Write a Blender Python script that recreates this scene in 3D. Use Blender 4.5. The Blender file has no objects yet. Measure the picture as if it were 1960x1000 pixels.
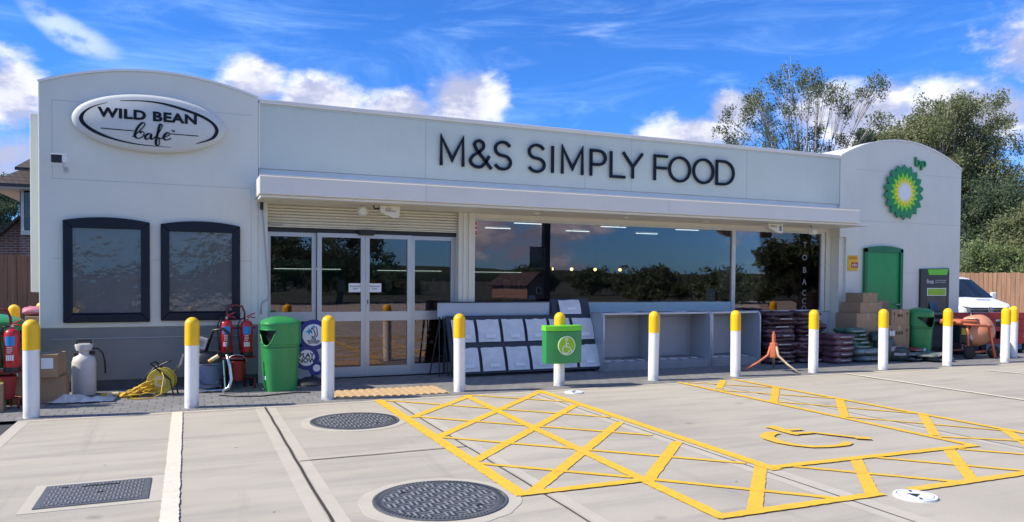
import bpy, bmesh, math, random
from mathutils import Vector, Matrix, noise as mnoise
R=math.radians
SC=bpy.context.scene
COL=SC.collection
# ------------------------------------------------------------------ camera
YAW,PITCH,ROLL,FPX,V0=0.40776699,-0.02142974,0.00757443,1433.48,565.13
cam=bpy.data.cameras.new('camera'); co=bpy.data.objects.new('camera',cam); COL.objects.link(co); SC.camera=co
f_=Vector((math.sin(YAW)*math.cos(PITCH),math.cos(YAW)*math.cos(PITCH),math.sin(PITCH)))
r0=Vector((math.cos(YAW),-math.sin(YAW),0)); u0=r0.cross(f_)
r_=r0*math.cos(ROLL)+u0*math.sin(ROLL); u_=r_.cross(f_)
M=Matrix((r_,u_,-f_)).transposed().to_4x4(); M.translation=Vector((0,0,1.45)); co.matrix_world=M
cam.sensor_fit='HORIZONTAL'; cam.sensor_width=36; cam.lens=FPX/1960*36
cam.shift_y=(V0-500)/1960; cam.clip_end=3000; cam.clip_start=0.05
# ------------------------------------------------------------------ light
SUNV=Vector((-1.07,0.18,1.0)).normalized()
sun=bpy.data.lights.new('sun','SUN'); sun.energy=4.6; sun.angle=R(0.5); sun.color=(1.0,.915,.765)
so=bpy.data.objects.new('sun',sun); COL.objects.link(so); so.rotation_euler=SUNV.to_track_quat('Z','Y').to_euler(); so.location=(-20,5,20)
SC.view_settings.view_transform='Standard'; SC.view_settings.look='None'; SC.view_settings.gamma=1; SC.view_settings.exposure=0.50
# node helper
class NT:
    def __init__(s,nt): s.nt=nt; s.n=nt.nodes; s.l=nt.links
    def new(s,t,**k):
        n=s.n.new(t)
        for a,b in k.items(): setattr(n,a,b)
        return n
    def setin(s,n,i,v):
        if v is None: return
        if hasattr(v,'is_linked') or isinstance(v,bpy.types.NodeSocket): s.l.new(v,n.inputs[i])
        else: n.inputs[i].default_value=v
    def math(s,op,a,b=None,c=None,clamp=False):
        n=s.new('ShaderNodeMath',operation=op); n.use_clamp=clamp
        s.setin(n,0,a); s.setin(n,1,b); s.setin(n,2,c); return n.outputs[0]
    def noise(s,vec,scale,detail=4,rough=.55,dist=0):
        n=s.new('ShaderNodeTexNoise'); s.setin(n,'Vector',vec); n.inputs['Scale'].default_value=scale; n.inputs['Detail'].default_value=detail
        n.inputs['Roughness'].default_value=rough; n.inputs['Distortion'].default_value=dist; return n.outputs['Fac']
    def map(s,vec,scale=(1,1,1),rot=(0,0,0),loc=(0,0,0)):
        n=s.new('ShaderNodeMapping'); s.l.new(vec,n.inputs[0]); n.inputs['Scale'].default_value=scale; n.inputs['Rotation'].default_value=rot; n.inputs['Location'].default_value=loc; return n.outputs[0]
    def ramp(s,fac,a,b,x0=0.,x1=1.):
        n=s.new('ShaderNodeValToRGB'); s.l.new(fac,n.inputs[0]); e=n.color_ramp.elements
        e[0].position=x0; e[0].color=(*a,1) if len(a)==3 else a; e[1].position=x1; e[1].color=(*b,1) if len(b)==3 else b; return n.outputs[0]
    def mix(s,fac,a,b,mode='MIX'):
        n=s.new('ShaderNodeMix',data_type='RGBA',blend_type=mode); n.clamp_factor=True
        s.setin(n,0,fac)
        for i,v in ((6,a),(7,b)):
            if isinstance(v,(tuple,list)): n.inputs[i].default_value=(*v,1) if len(v)==3 else v
            else: s.l.new(v,n.inputs[i])
        return n.outputs[2]
    def smooth(s,x,a,b):
        n=s.new('ShaderNodeMapRange',interpolation_type='SMOOTHSTEP'); s.l.new(x,n.inputs[0]); n.inputs[1].default_value=a; n.inputs[2].default_value=b; return n.outputs[0]
# ------------------------------------------------------------------ sky with clouds
W=bpy.data.worlds.new('World'); SC.world=W; W.use_nodes=True
T=NT(W.node_tree); T.n.clear()
sky=T.new('ShaderNodeTexSky',sky_type='NISHITA'); sky.sun_disc=False; sky.sun_elevation=math.asin(SUNV.z); sky.sun_rotation=math.atan2(SUNV.x,SUNV.y)
sky.air_density=1.0; sky.dust_density=0.35; sky.ozone_density=2.6
skyc=T.mix(1.0,sky.outputs[0],(.37,.90,1.78),'MULTIPLY')
tc=T.new('ShaderNodeTexCoord').outputs['Generated']
sep=T.new('ShaderNodeSeparateXYZ'); T.l.new(tc,sep.inputs[0]); X,Y,Z=sep.outputs
az=T.math('MULTIPLY',T.math('ARCTAN2',X,Y),57.2958); el=T.math('MULTIPLY',T.math('ARCSINE',Z),57.2958)
n1=T.noise(T.map(tc,(1,1,1.7)),9,8,.62,.15); n2=T.noise(T.map(tc,(1,1,1.6),loc=(3,1,2)),22,5,.6)
nn=T.math('ADD',T.math('MULTIPLY',T.math('SUBTRACT',n1,.5),2.5),T.math('MULTIPLY',T.math('SUBTRACT',n2,.5),1.1))
def blob(a,e,ra,re,w=1.0):
    dx=T.math('DIVIDE',T.math('SUBTRACT',az,a),ra); dy=T.math('DIVIDE',T.math('SUBTRACT',el,e),re)
    d=T.math('SQRT',T.math('ADD',T.math('MULTIPLY',dx,dx),T.math('MULTIPLY',dy,dy)))
    return T.math('MULTIPLY',T.math('SUBTRACT',1.0,d),w)
BL=[(19.7,13.2,3.6,3.0,1.05),(14.5,12.4,4.2,2.0),(9,12.9,4.5,2.0),(4.3,13.6,3.0,1.8),(-10.6,11.6,2.9,2.6),(-11,7.2,4,2.2,.7),(39.6,12.2,2.4,1.9),(37,10.6,4.5,2.0),(47.5,11.6,5.5,2.4),
    (54.5,10.8,6,2.8),(59.5,14.5,5,3.6),(51,9,7,2.6),(27,8.6,6,1.4),(0,8,9,1.5),(64,9,9,3)]
m=None
for b in BL:
    v=blob(*b); m=v if m is None else T.math('MAXIMUM',m,v)
# loose fair-weather cloud over the rest of the sky, behind the viewer
back=T.math('SUBTRACT',T.noise(T.map(tc,(1,1,2.6),loc=(5,5,0)),3.2,6,.6),.49)
bk=T.math('MULTIPLY',back,T.smooth(Y,.1,-.25)); back=T.math('SUBTRACT',T.math('MULTIPLY',bk,4),T.math('MULTIPLY',T.smooth(Y,-.25,.1),3))
m=T.math('MAXIMUM',m,back)
dens=T.smooth(T.math('ADD',m,T.math('MULTIPLY',nn,.60)),-.04,.55)
# shading of the cumulus: lit towards the sun (left/top), violet grey below
up=T.noise(T.map(tc,(1,1,1.7),loc=(.035,-.004,-.045)),9,8,.62,.15)
lit=T.smooth(T.math('SUBTRACT',n1,up),-.09,.10)
thick=T.smooth(m,.0,.75)
cl=T.mix(lit,(4.6,5.1,7.4),(10.6,10.6,11.4)); cl=T.mix(T.math('MULTIPLY',thick,.45),cl,(4.4,4.7,6.4))
wis=T.noise(T.map(tc,(1.2,1.2,6),rot=(R(14),R(-16),R(20))),3.2,9,.66,1.0)
wd=T.math('MULTIPLY',T.smooth(wis,.42,.86),.62)
c1=T.mix(wd,skyc,(4.0,6.8,12.0))
def streak(a,e,sl,ra,re,k):
    dx=T.math('SUBTRACT',az,a); dy=T.math('SUBTRACT',T.math('SUBTRACT',el,e),T.math('MULTIPLY',dx,sl))
    dy=T.math('SUBTRACT',dy,T.math('MULTIPLY',T.math('MULTIPLY',dx,dx),.05))
    w=T.math('ADD',dy,T.math('MULTIPLY',T.math('SUBTRACT',n1,.5),1.6))
    q=T.math('ADD',T.math('POWER',T.math('ABSOLUTE',T.math('DIVIDE',dx,ra)),2),T.math('POWER',T.math('ABSOLUTE',T.math('DIVIDE',w,re)),2))
    return T.math('MULTIPLY',T.smooth(q,1,0),k)
s1=T.math('MULTIPLY',streak(27.0,17.0,.30,10,1.5,.34),T.smooth(wis,.40,.75)); s2=T.math('MULTIPLY',streak(-7.2,15.5,-.45,3.6,1.3,.75),T.smooth(n2,.3,.6))
c1=T.mix(T.math('MAXIMUM',s1,s2),c1,(7.2,8.4,11.5))
c2=T.mix(dens,c1,cl)
bg=T.new('ShaderNodeBackground'); T.l.new(c2,bg.inputs[0]); bg.inputs[1].default_value=.082
out=T.new('ShaderNodeOutputWorld'); T.l.new(bg.outputs[0],out.inputs[0])
# ------------------------------------------------------------------ materials
MATS={}
def mat(name,col,rough=.5,metal=0,var=.12,scale=6,bump=0,bscale=60,spec=.5,objrand=0,stretch=(1,1,1),coat=0,dirt=0):
    if name in MATS: return MATS[name]
    m=bpy.data.materials.new(name); m.use_nodes=True; t=NT(m.node_tree); p=t.n['Principled BSDF']
    tcn=t.new('ShaderNodeTexCoord').outputs['Object']; vec=t.map(tcn,stretch)
    n=t.noise(vec,scale,5,.6)
    lo=tuple(c*(1-var) for c in col); hi=tuple(min(1,c*(1+var)) for c in col)
    c=t.ramp(n,lo,hi,.3,.7)
    if dirt:
        dn=t.noise(t.map(tcn,(1,1,.35),loc=(4,2,1)),2.2,8,.7)
        c=t.mix(t.math('MULTIPLY',t.smooth(dn,.5,.8),dirt),c,tuple(x*.45 for x in col))
    if objrand:
        oi=t.new('ShaderNodeObjectInfo').outputs['Random']
        c=t.mix(1.0,c,t.ramp(oi,(1-objrand,)*3,(1+objrand,)*3),'MULTIPLY')
    t.l.new(c,p.inputs['Base Color']); p.inputs['Roughness'].default_value=rough; p.inputs['Metallic'].default_value=metal
    p.inputs['Specular IOR Level'].default_value=spec; p.inputs['Coat Weight'].default_value=coat
    rn=t.math('ADD',t.math('MULTIPLY',t.math('SUBTRACT',t.noise(vec,scale*2.3,4),.5),rough*.3),rough); t.l.new(rn,p.inputs['Roughness'])
    if bump:
        b=t.new('ShaderNodeBump'); b.inputs['Strength'].default_value=bump; b.inputs['Distance'].default_value=.01
        t.l.new(t.noise(vec,bscale,4,.6),b.inputs['Height']); t.l.new(b.outputs[0],p.inputs['Normal'])
    if name.startswith('road_'):
        w1=t.smooth(t.noise(tcn,38,5,.75),.555,.66); w2=t.smooth(t.noise(t.map(tcn,(1,.5,1)),2.4,4,.6),.45,.7); c=t.mix(t.math('MULTIPLY',w1,t.math('ADD',t.math('MULTIPLY',w2,.75),.12)),c,(.42,.37,.30))
        c=t.mix(t.math('MULTIPLY',t.smooth(t.noise(t.map(tcn,(.3,2,1)),1.7,6,.7),.5,.8),.3),c,(.40,.30,.15)); t.l.new(c,p.inputs['Base Color'])
    if name.startswith('bollard_'):
        s3=t.new('ShaderNodeSeparateXYZ'); t.l.new(tcn,s3.inputs[0]); oi=t.new('ShaderNodeObjectInfo').outputs['Random']; v2=t.new('ShaderNodeVectorMath',operation='ADD'); t.l.new(tcn,v2.inputs[0]); cb=t.new('ShaderNodeCombineXYZ'); t.l.new(t.math('MULTIPLY',oi,40),cb.inputs[0]); t.l.new(cb.outputs[0],v2.inputs[1])
        foot=t.math('MULTIPLY',t.smooth(s3.outputs[2],.16,0),t.smooth(t.noise(v2.outputs[0],14,5,.7),.35,.65)); sc=t.smooth(t.noise(t.map(v2.outputs[0],(1,1,3)),9,6,.8),.66,.72)
        c=t.mix(t.math('MAXIMUM',t.math('MULTIPLY',foot,.55),t.math('MULTIPLY',sc,.5)),c,(.16,.15,.14)); t.l.new(c,p.inputs['Base Color'])
    if name.endswith('_bag') :
        print_glint=t.smooth(t.noise(t.map(tcn,(3,3,14)),6,4,.7,1.5),.60,.66); c2=t.mix(t.math('MULTIPLY',print_glint,.75),c,(.34,.30,.31)); t.l.new(c2,p.inputs['Base Color'])  # noise streaks: print and white glints painted into the bag colour
    MATS[name]=m; return m
def emis(name,col,s):
    m=bpy.data.materials.new(name); m.use_nodes=True; t=NT(m.node_tree); p=t.n['Principled BSDF']
    p.inputs['Base Color'].default_value=(*col,1); p.inputs['Emission Color'].default_value=(*col,1); p.inputs['Emission Strength'].default_value=s; MATS[name]=m; return m
WHITE=mat('wall_white',(.71,.70,.61),.42,var=.04,scale=1.3,bump=.04,bscale=3,dirt=.14)
CANW=mat('canopy_white',(.74,.715,.65),.38,var=.03,scale=2,dirt=.08)
CREAM=mat('shutter_cream',(.74,.71,.60),.45,var=.04,scale=3)
GREYP=mat('plinth_grey',(.20,.205,.195),.55,var=.10,scale=2.5,bump=.05,dirt=.25)
DGREY=mat('skirting_grey',(.075,.078,.085),.6,var=.15,scale=4)
JOINT=mat('joint_grey',(.44,.47,.49),.7)
NAVY=mat('navy_letter',(.008,.014,.025),.6,var=.1,spec=.2)
BLACKF=mat('frame_black',(.006,.010,.020),.4,var=.06,scale=1,spec=.3)
ALU=mat('aluminium',(.52,.53,.54),.36,metal=.55,var=.05,scale=3)
ALUD=mat('aluminium_dark',(.05,.055,.06),.4,metal=.3)
CHROME=mat('chrome',(.6,.6,.6),.2,metal=1)
YEL=mat('bollard_yellow',(.93,.53,.006),.34,var=.07,scale=5,dirt=.10)
BWH=mat('bollard_white',(.83,.82,.78),.36,var=.03,scale=8,dirt=.15)
GRN=mat('bin_green',(.03,.265,.07),.36,var=.06,scale=4,coat=.15,dirt=.12)
GRND=mat('door_green',(.015,.30,.085),.38,var=.05)
LIME=mat('lime_green',(.16,.62,.03),.4,var=.05)
OLIVE=mat('olive_lime',(.30,.55,.01),.4,var=.05)
LGN=mat('petal_green',(.24,.68,.02),.4,var=.04); DGN=mat('petal_dark_green',(.005,.24,.07),.35,var=.08); PYE=mat('petal_yellow',(.95,.76,.005),.4,var=.04)
PWH=mat('sign_white',(.82,.83,.84),.4,var=.02)
BLK=mat('black_plastic',(.015,.015,.017),.4)
RUB=mat('rubber',(.02,.02,.02),.8,bump=.1)
RED=mat('extinguisher_red',(.50,.016,.02),.28,var=.08,coat=.3)
DRED=mat('barrier_red',(.36,.03,.028),.5,var=.12,scale=5)
FRED=mat('frame_red',(.22,.02,.02),.5,var=.2)
BLUEL=mat('label_blue',(.02,.25,.60),.4)
CARD=mat('cardboard',(.36,.235,.135),.75,var=.08,scale=5,bump=.05,objrand=.14,dirt=.12)
TAPE=mat('tape',(.45,.33,.2),.3)
DBLUE=mat('lottery_blue',(.012,.022,.22),.4,var=.08)
CYAN=mat('logo_cyan',(.01,.36,.68),.4)
ORG=mat('mixer_orange',(.58,.15,.065),.5,var=.15,scale=5,dirt=.35); ORG2=mat('drum_orange',(.62,.26,.15),.55,var=.12,scale=4,dirt=.25)
STONE=mat('leg_cream',(.46,.37,.24),.6,var=.2,scale=12)
PURP=mat('purple_bag',(.075,.034,.042),.30,var=.8,scale=14,bump=1.0,bscale=16,objrand=.45)
PURPL=mat('plum_bag',(.14,.062,.075),.32,var=.5,scale=9,bump=.9,bscale=14,objrand=.25)
GBAG=mat('green_bag',(.05,.13,.085),.35,var=.6,scale=10,bump=.9,bscale=14,objrand=.4)
GYBAG=mat('grey_green_bag',(.17,.20,.18),.4,var=.4,scale=8,bump=.5,bscale=14,objrand=.3)
DKBAG=mat('dark_green_bag',(.035,.06,.05),.35,var=.6,scale=9,bump=.5,bscale=14,objrand=.3)
CABG=mat('cabinet_grey',(.40,.41,.42),.42,var=.05,scale=3,dirt=.15); CABE=mat('cabinet_edge',(.56,.58,.61),.35,metal=.2)
CABD=mat('cabinet_shelf',(.25,.26,.27),.5,var=.1,dirt=.3)
SLATE=mat('rack_slate',(.030,.040,.055),.5)
FILM=mat('film_white',(.70,.71,.72),.2,var=.10,scale=7,bump=1.0,bscale=7,coat=.3)
SPRAY=mat('sprayer_white',(.62,.60,.56),.5,var=.08,dirt=.4)
SACK=mat('sack_paper',(.66,.62,.54),.75,var=.22,scale=9,bump=.4,bscale=20,dirt=.35)
CABLEY=mat('cable_yellow',(.62,.38,.02),.5,var=.2); REELY=mat('reel_yellow',(.50,.39,.04),.5,var=.2,dirt=.5)
TANKB=mat('tank_blue',(.11,.16,.28),.25,var=.1,coat=.3)
BUCKR=mat('bucket_red',(.30,.015,.02),.35,var=.1)
ASPH=mat('asphalt',(.055,.055,.057),.85,var=.2,scale=30,bump=.3,bscale=150)
TACT=mat('tactile_buff',(.50,.35,.19),.75,var=.12,scale=20,bump=.15)
MARKY=mat('road_yellow',(.76,.46,.03),.6,var=.10,scale=14,bump=.15,bscale=80,dirt=.22)
MARKW=mat('road_white',(.70,.64,.50),.6,var=.05,scale=14,bump=.15,bscale=80,dirt=.15)
BAND=mat('trowelled_concrete',(.485,.437,.35),.7,var=.06,scale=5,bump=.08,bscale=90)
SEAL=mat('joint_seal',(.045,.040,.036),.8,var=.3,scale=30)
CONCD=mat('darker_concrete',(.34,.315,.285),.75,var=.06,scale=8)  # darker concrete tone, not assigned to any mesh
VANW=mat('van_white',(.78,.79,.80),.25,var=.02,coat=.5)
GLD=mat('dark_glass',(.012,.016,.018),.04,var=.1,spec=.9)
BARK=mat('bark',(.20,.17,.14),.85,var=.4,scale=9,bump=.4,bscale=30); BBARK=mat('birch_bark',(.42,.38,.33),.75,var=.35,scale=7,bump=.3)
def leafmat(name,a,b,tr=.35):
    m=bpy.data.materials.new(name); m.use_nodes=True; t=NT(m.node_tree); p=t.n['Principled BSDF']; o=t.n['Material Output']
    tcn=t.new('ShaderNodeTexCoord').outputs['Object']
    c=t.ramp(t.noise(tcn,1.1,3),a,b,.35,.65); c=t.mix(t.math('MULTIPLY',t.noise(tcn,9,2),.55),c,tuple(x*1.5 for x in b))
    t.l.new(c,p.inputs['Base Color']); p.inputs['Roughness'].default_value=.6; p.inputs['Specular IOR Level'].default_value=.25
    tl=t.new('ShaderNodeBsdfTranslucent'); t.l.new(c,tl.inputs[0]); mx=t.new('ShaderNodeMixShader'); mx.inputs[0].default_value=tr
    t.l.new(p.outputs[0],mx.inputs[1]); t.l.new(tl.outputs[0],mx.inputs[2]); t.l.new(mx.outputs[0],o.inputs[0]); MATS[name]=m; return m
LEAFB=leafmat('birch_leaves',(.075,.10,.045),(.15,.175,.085)); LEAFD=leafmat('dense_leaves',(.10,.125,.055),(.22,.235,.11)); LEAFK=leafmat('dark_leaves',(.045,.075,.042),(.10,.135,.07))
LEAFL=leafmat('light_leaves',(.12,.16,.06),(.22,.27,.11))
def glassmat(name,base=.13,tint=(.50,.55,.57)):
    m=bpy.data.materials.new(name); m.use_nodes=True; t=NT(m.node_tree); t.n.clear(); o=t.new('ShaderNodeOutputMaterial')
    tr=t.new('ShaderNodeBsdfTransparent'); tr.inputs[0].default_value=(*tint,1)
    gl=t.new('ShaderNodeBsdfGlossy'); gl.inputs['Roughness'].default_value=.0; gl.inputs[0].default_value=(1,.80,.80,1)
    tcn=t.new('ShaderNodeTexCoord').outputs['Object']
    b=t.new('ShaderNodeBump'); b.inputs['Strength'].default_value=.012; b.inputs['Distance'].default_value=.02; t.l.new(t.noise(tcn,1.6,2),b.inputs['Height']); t.l.new(b.outputs[0],gl.inputs['Normal'])
    fr=t.new('ShaderNodeFresnel'); fr.inputs[0].default_value=1.5
    fac=t.math('ADD',t.math('MULTIPLY',fr.outputs[0],1.15),base,clamp=True)
    mx=t.new('ShaderNodeMixShader'); t.l.new(fac,mx.inputs[0]); t.l.new(tr.outputs[0],mx.inputs[1]); t.l.new(gl.outputs[0],mx.inputs[2]); t.l.new(mx.outputs[0],o.inputs[0]); MATS[name]=m; return m
GLASS=glassmat('shop_glass',.075,(.62,.66,.68))
def concrete():
    m=bpy.data.materials.new('forecourt_concrete'); m.use_nodes=True; t=NT(m.node_tree); p=t.n['Principled BSDF']
    tcn=t.new('ShaderNodeTexCoord').outputs['Object']
    big=t.noise(tcn,.55,6,.6); med=t.noise(t.map(tcn,(.35,3.2,1),rot=(0,0,R(4))),1.3,6,.65,.6)
    fine=t.noise(t.map(tcn,(2,40,1)),5,5,.6); gr=t.noise(tcn,170,3,.7)
    c=t.ramp(big,(.43,.383,.298),(.53,.477,.372),.3,.7)
    c=t.mix(t.math('MULTIPLY',t.smooth(med,.42,.75),.62),c,(.275,.252,.218))
    c=t.mix(t.math('MULTIPLY',t.smooth(fine,.35,.8),.34),c,(.56,.53,.46))
    c=t.mix(t.math('MULTIPLY',t.smooth(gr,.38,.70),.6),c,(.24,.222,.20))
    vo=t.new('ShaderNodeTexVoronoi'); t.l.new(tcn,vo.inputs['Vector']); vo.inputs['Scale'].default_value=2.3
    spot=t.math('LESS_THAN',vo.outputs['Distance'],.028); c=t.mix(t.math('MULTIPLY',spot,.8),c,(.06,.05,.045))
    vs=t.new('ShaderNodeTexVoronoi'); t.l.new(t.map(tcn,(1,1,1),loc=(7,3,0)),vs.inputs['Vector']); vs.inputs['Scale'].default_value=.42
    st=t.smooth(t.math('ADD',vs.outputs['Distance'],t.math('MULTIPLY',big,.3)),.36,.2); c=t.mix(t.math('MULTIPLY',st,.28),c,(.25,.23,.21))
    ty=t.smooth(t.noise(t.map(tcn,(2.2,.12,1),rot=(0,0,R(-8))),1.4,6,.7,.4),.56,.74); c=t.mix(t.math('MULTIPLY',ty,.34),c,(.22,.20,.18))
    vd=t.new('ShaderNodeTexVoronoi'); t.l.new(t.map(tcn,(1,1,1),loc=(1.3,9,0)),vd.inputs['Vector']); vd.inputs['Scale'].default_value=1.1
    od=t.smooth(t.math('ADD',vd.outputs['Distance'],t.math('MULTIPLY',t.noise(tcn,14,4),.09)),.12,.06); c=t.mix(t.math('MULTIPLY',od,.45),c,(.13,.12,.11))
    t.l.new(c,p.inputs['Base Color']); p.inputs['Roughness'].default_value=.82; p.inputs['Specular IOR Level'].default_value=.3
    b=t.new('ShaderNodeBump'); b.inputs['Strength'].default_value=.35; b.inputs['Distance'].default_value=.004
    t.l.new(t.math('ADD',fine,gr),b.inputs['Height']); t.l.new(b.outputs[0],p.inputs['Normal']); return m
def pavers():
    m=bpy.data.materials.new('block_paving'); m.use_nodes=True; t=NT(m.node_tree); p=t.n['Principled BSDF']
    tcn=t.new('ShaderNodeTexCoord').outputs['Object']
    br=t.new('ShaderNodeTexBrick'); t.l.new(t.map(tcn,(1,1,1),rot=(0,0,0)),br.inputs['Vector']); br.offset=.5
    br.inputs['Scale'].default_value=1; br.inputs['Brick Width'].default_value=.17; br.inputs['Row Height'].default_value=.17; br.inputs['Mortar Size'].default_value=.006; br.inputs['Mortar Smooth'].default_value=.3
    br.inputs['Color1'].default_value=(.165,.165,.17,1); br.inputs['Color2'].default_value=(.235,.235,.24,1); br.inputs['Mortar'].default_value=(.045,.045,.045,1)
    c=t.mix(t.math('MULTIPLY',t.noise(tcn,3,6,.65),.45),br.outputs[0],(.30,.285,.26)); c=t.mix(t.math('MULTIPLY',t.noise(tcn,90,3),.3),c,(.09,.09,.09))
    t.l.new(c,p.inputs['Base Color']); p.inputs['Roughness'].default_value=.8
    b=t.new('ShaderNodeBump'); b.inputs['Strength'].default_value=.6; b.inputs['Distance'].default_value=.006; b.invert=True
    t.l.new(br.outputs['Fac'],b.inputs['Height']); t.l.new(b.outputs[0],p.inputs['Normal']); return m
def tread(name,scale,a,bc):
    m=bpy.data.materials.new(name); m.use_nodes=True; t=NT(m.node_tree); p=t.n['Principled BSDF']
    tcn=t.new('ShaderNodeTexCoord').outputs['Object']
    ck=t.new('ShaderNodeTexChecker'); t.l.new(tcn,ck.inputs[0]); ck.inputs['Scale'].default_value=scale
    s=t.new('ShaderNodeSeparateXYZ'); t.l.new(tcn,s.inputs[0])
    wx=t.math('SINE',t.math('MULTIPLY',s.outputs[0],scale*6.2832*2)); wy=t.math('SINE',t.math('MULTIPLY',s.outputs[1],scale*6.2832*2))
    n=t.new('ShaderNodeMix',data_type='FLOAT'); t.l.new(ck.outputs['Fac'],n.inputs[0]); t.l.new(wx,n.inputs[2]); t.l.new(wy,n.inputs[3]); h=t.smooth(n.outputs[0],-.4,.6)
    c=t.mix(h,a,bc); c=t.mix(t.math('MULTIPLY',ck.outputs['Fac'],.35),c,a); c=t.mix(t.math('MULTIPLY',t.smooth(t.noise(tcn,5,6,.7),.5,.8),.5),c,(.26,.24,.215))
    t.l.new(c,p.inputs['Base Color']); p.inputs['Roughness'].default_value=.5; p.inputs['Metallic'].default_value=.25
    b=t.new('ShaderNodeBump'); b.inputs['Strength'].default_value=.9; b.inputs['Distance'].default_value=.006; t.l.new(h,b.inputs['Height']); t.l.new(b.outputs[0],p.inputs['Normal']); return m
def brick(name,c1,c2,mo,bw,rh,ms):
    m=bpy.data.materials.new(name); m.use_nodes=True; t=NT(m.node_tree); p=t.n['Principled BSDF']
    tcn=t.new('ShaderNodeTexCoord').outputs['Object']; s=t.new('ShaderNodeSeparateXYZ'); t.l.new(tcn,s.inputs[0]); cb=t.new('ShaderNodeCombineXYZ')
    t.l.new(t.math('ADD',s.outputs[0],s.outputs[1]),cb.inputs[0]); t.l.new(s.outputs[2],cb.inputs[1])
    br=t.new('ShaderNodeTexBrick'); t.l.new(cb.outputs[0],br.inputs['Vector']); br.inputs['Scale'].default_value=1
    br.inputs['Brick Width'].default_value=bw; br.inputs['Row Height'].default_value=rh; br.inputs['Mortar Size'].default_value=ms
    br.inputs['Color1'].default_value=(*c1,1); br.inputs['Color2'].default_value=(*c2,1); br.inputs['Mortar'].default_value=(*mo,1)
    t.l.new(br.outputs[0],p.inputs['Base Color']); p.inputs['Roughness'].default_value=.85
    b=t.new('ShaderNodeBump'); b.inputs['Strength'].default_value=.5; b.inputs['Distance'].default_value=.01; b.invert=True; t.l.new(br.outputs['Fac'],b.inputs['Height']); t.l.new(b.outputs[0],p.inputs['Normal'])
    return m
CONC=concrete(); PAV=pavers(); TREAD=tread('tread_iron',14,(.05,.055,.06),(.29,.30,.31)); TREAD2=tread('tread_iron_fine',22,(.085,.088,.09),(.28,.285,.29))
IRON=mat('cast_iron',(.14,.148,.155),.5,metal=.3,var=.15,scale=12,dirt=.3)
BRICKM=brick('red_brick',(.20,.085,.055),(.27,.12,.08),(.36,.33,.29),.26,.085,.012); TILE=brick('roof_tile',(.06,.045,.042),(.09,.065,.06),(.03,.025,.02),.2,.13,.012)
def fencemat(name,col):
    m=mat(name,col,.8,var=.35,scale=5,stretch=(9,9,.25),bump=.3,bscale=20); return m
FEN1=fencemat('fence_brown',(.36,.20,.115)); FEN2=fencemat('fence_dark',(.135,.075,.055))
GRASS=mat('rough_grass',(.035,.045,.02),.9,var=.4,scale=3,bump=.4)
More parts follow.
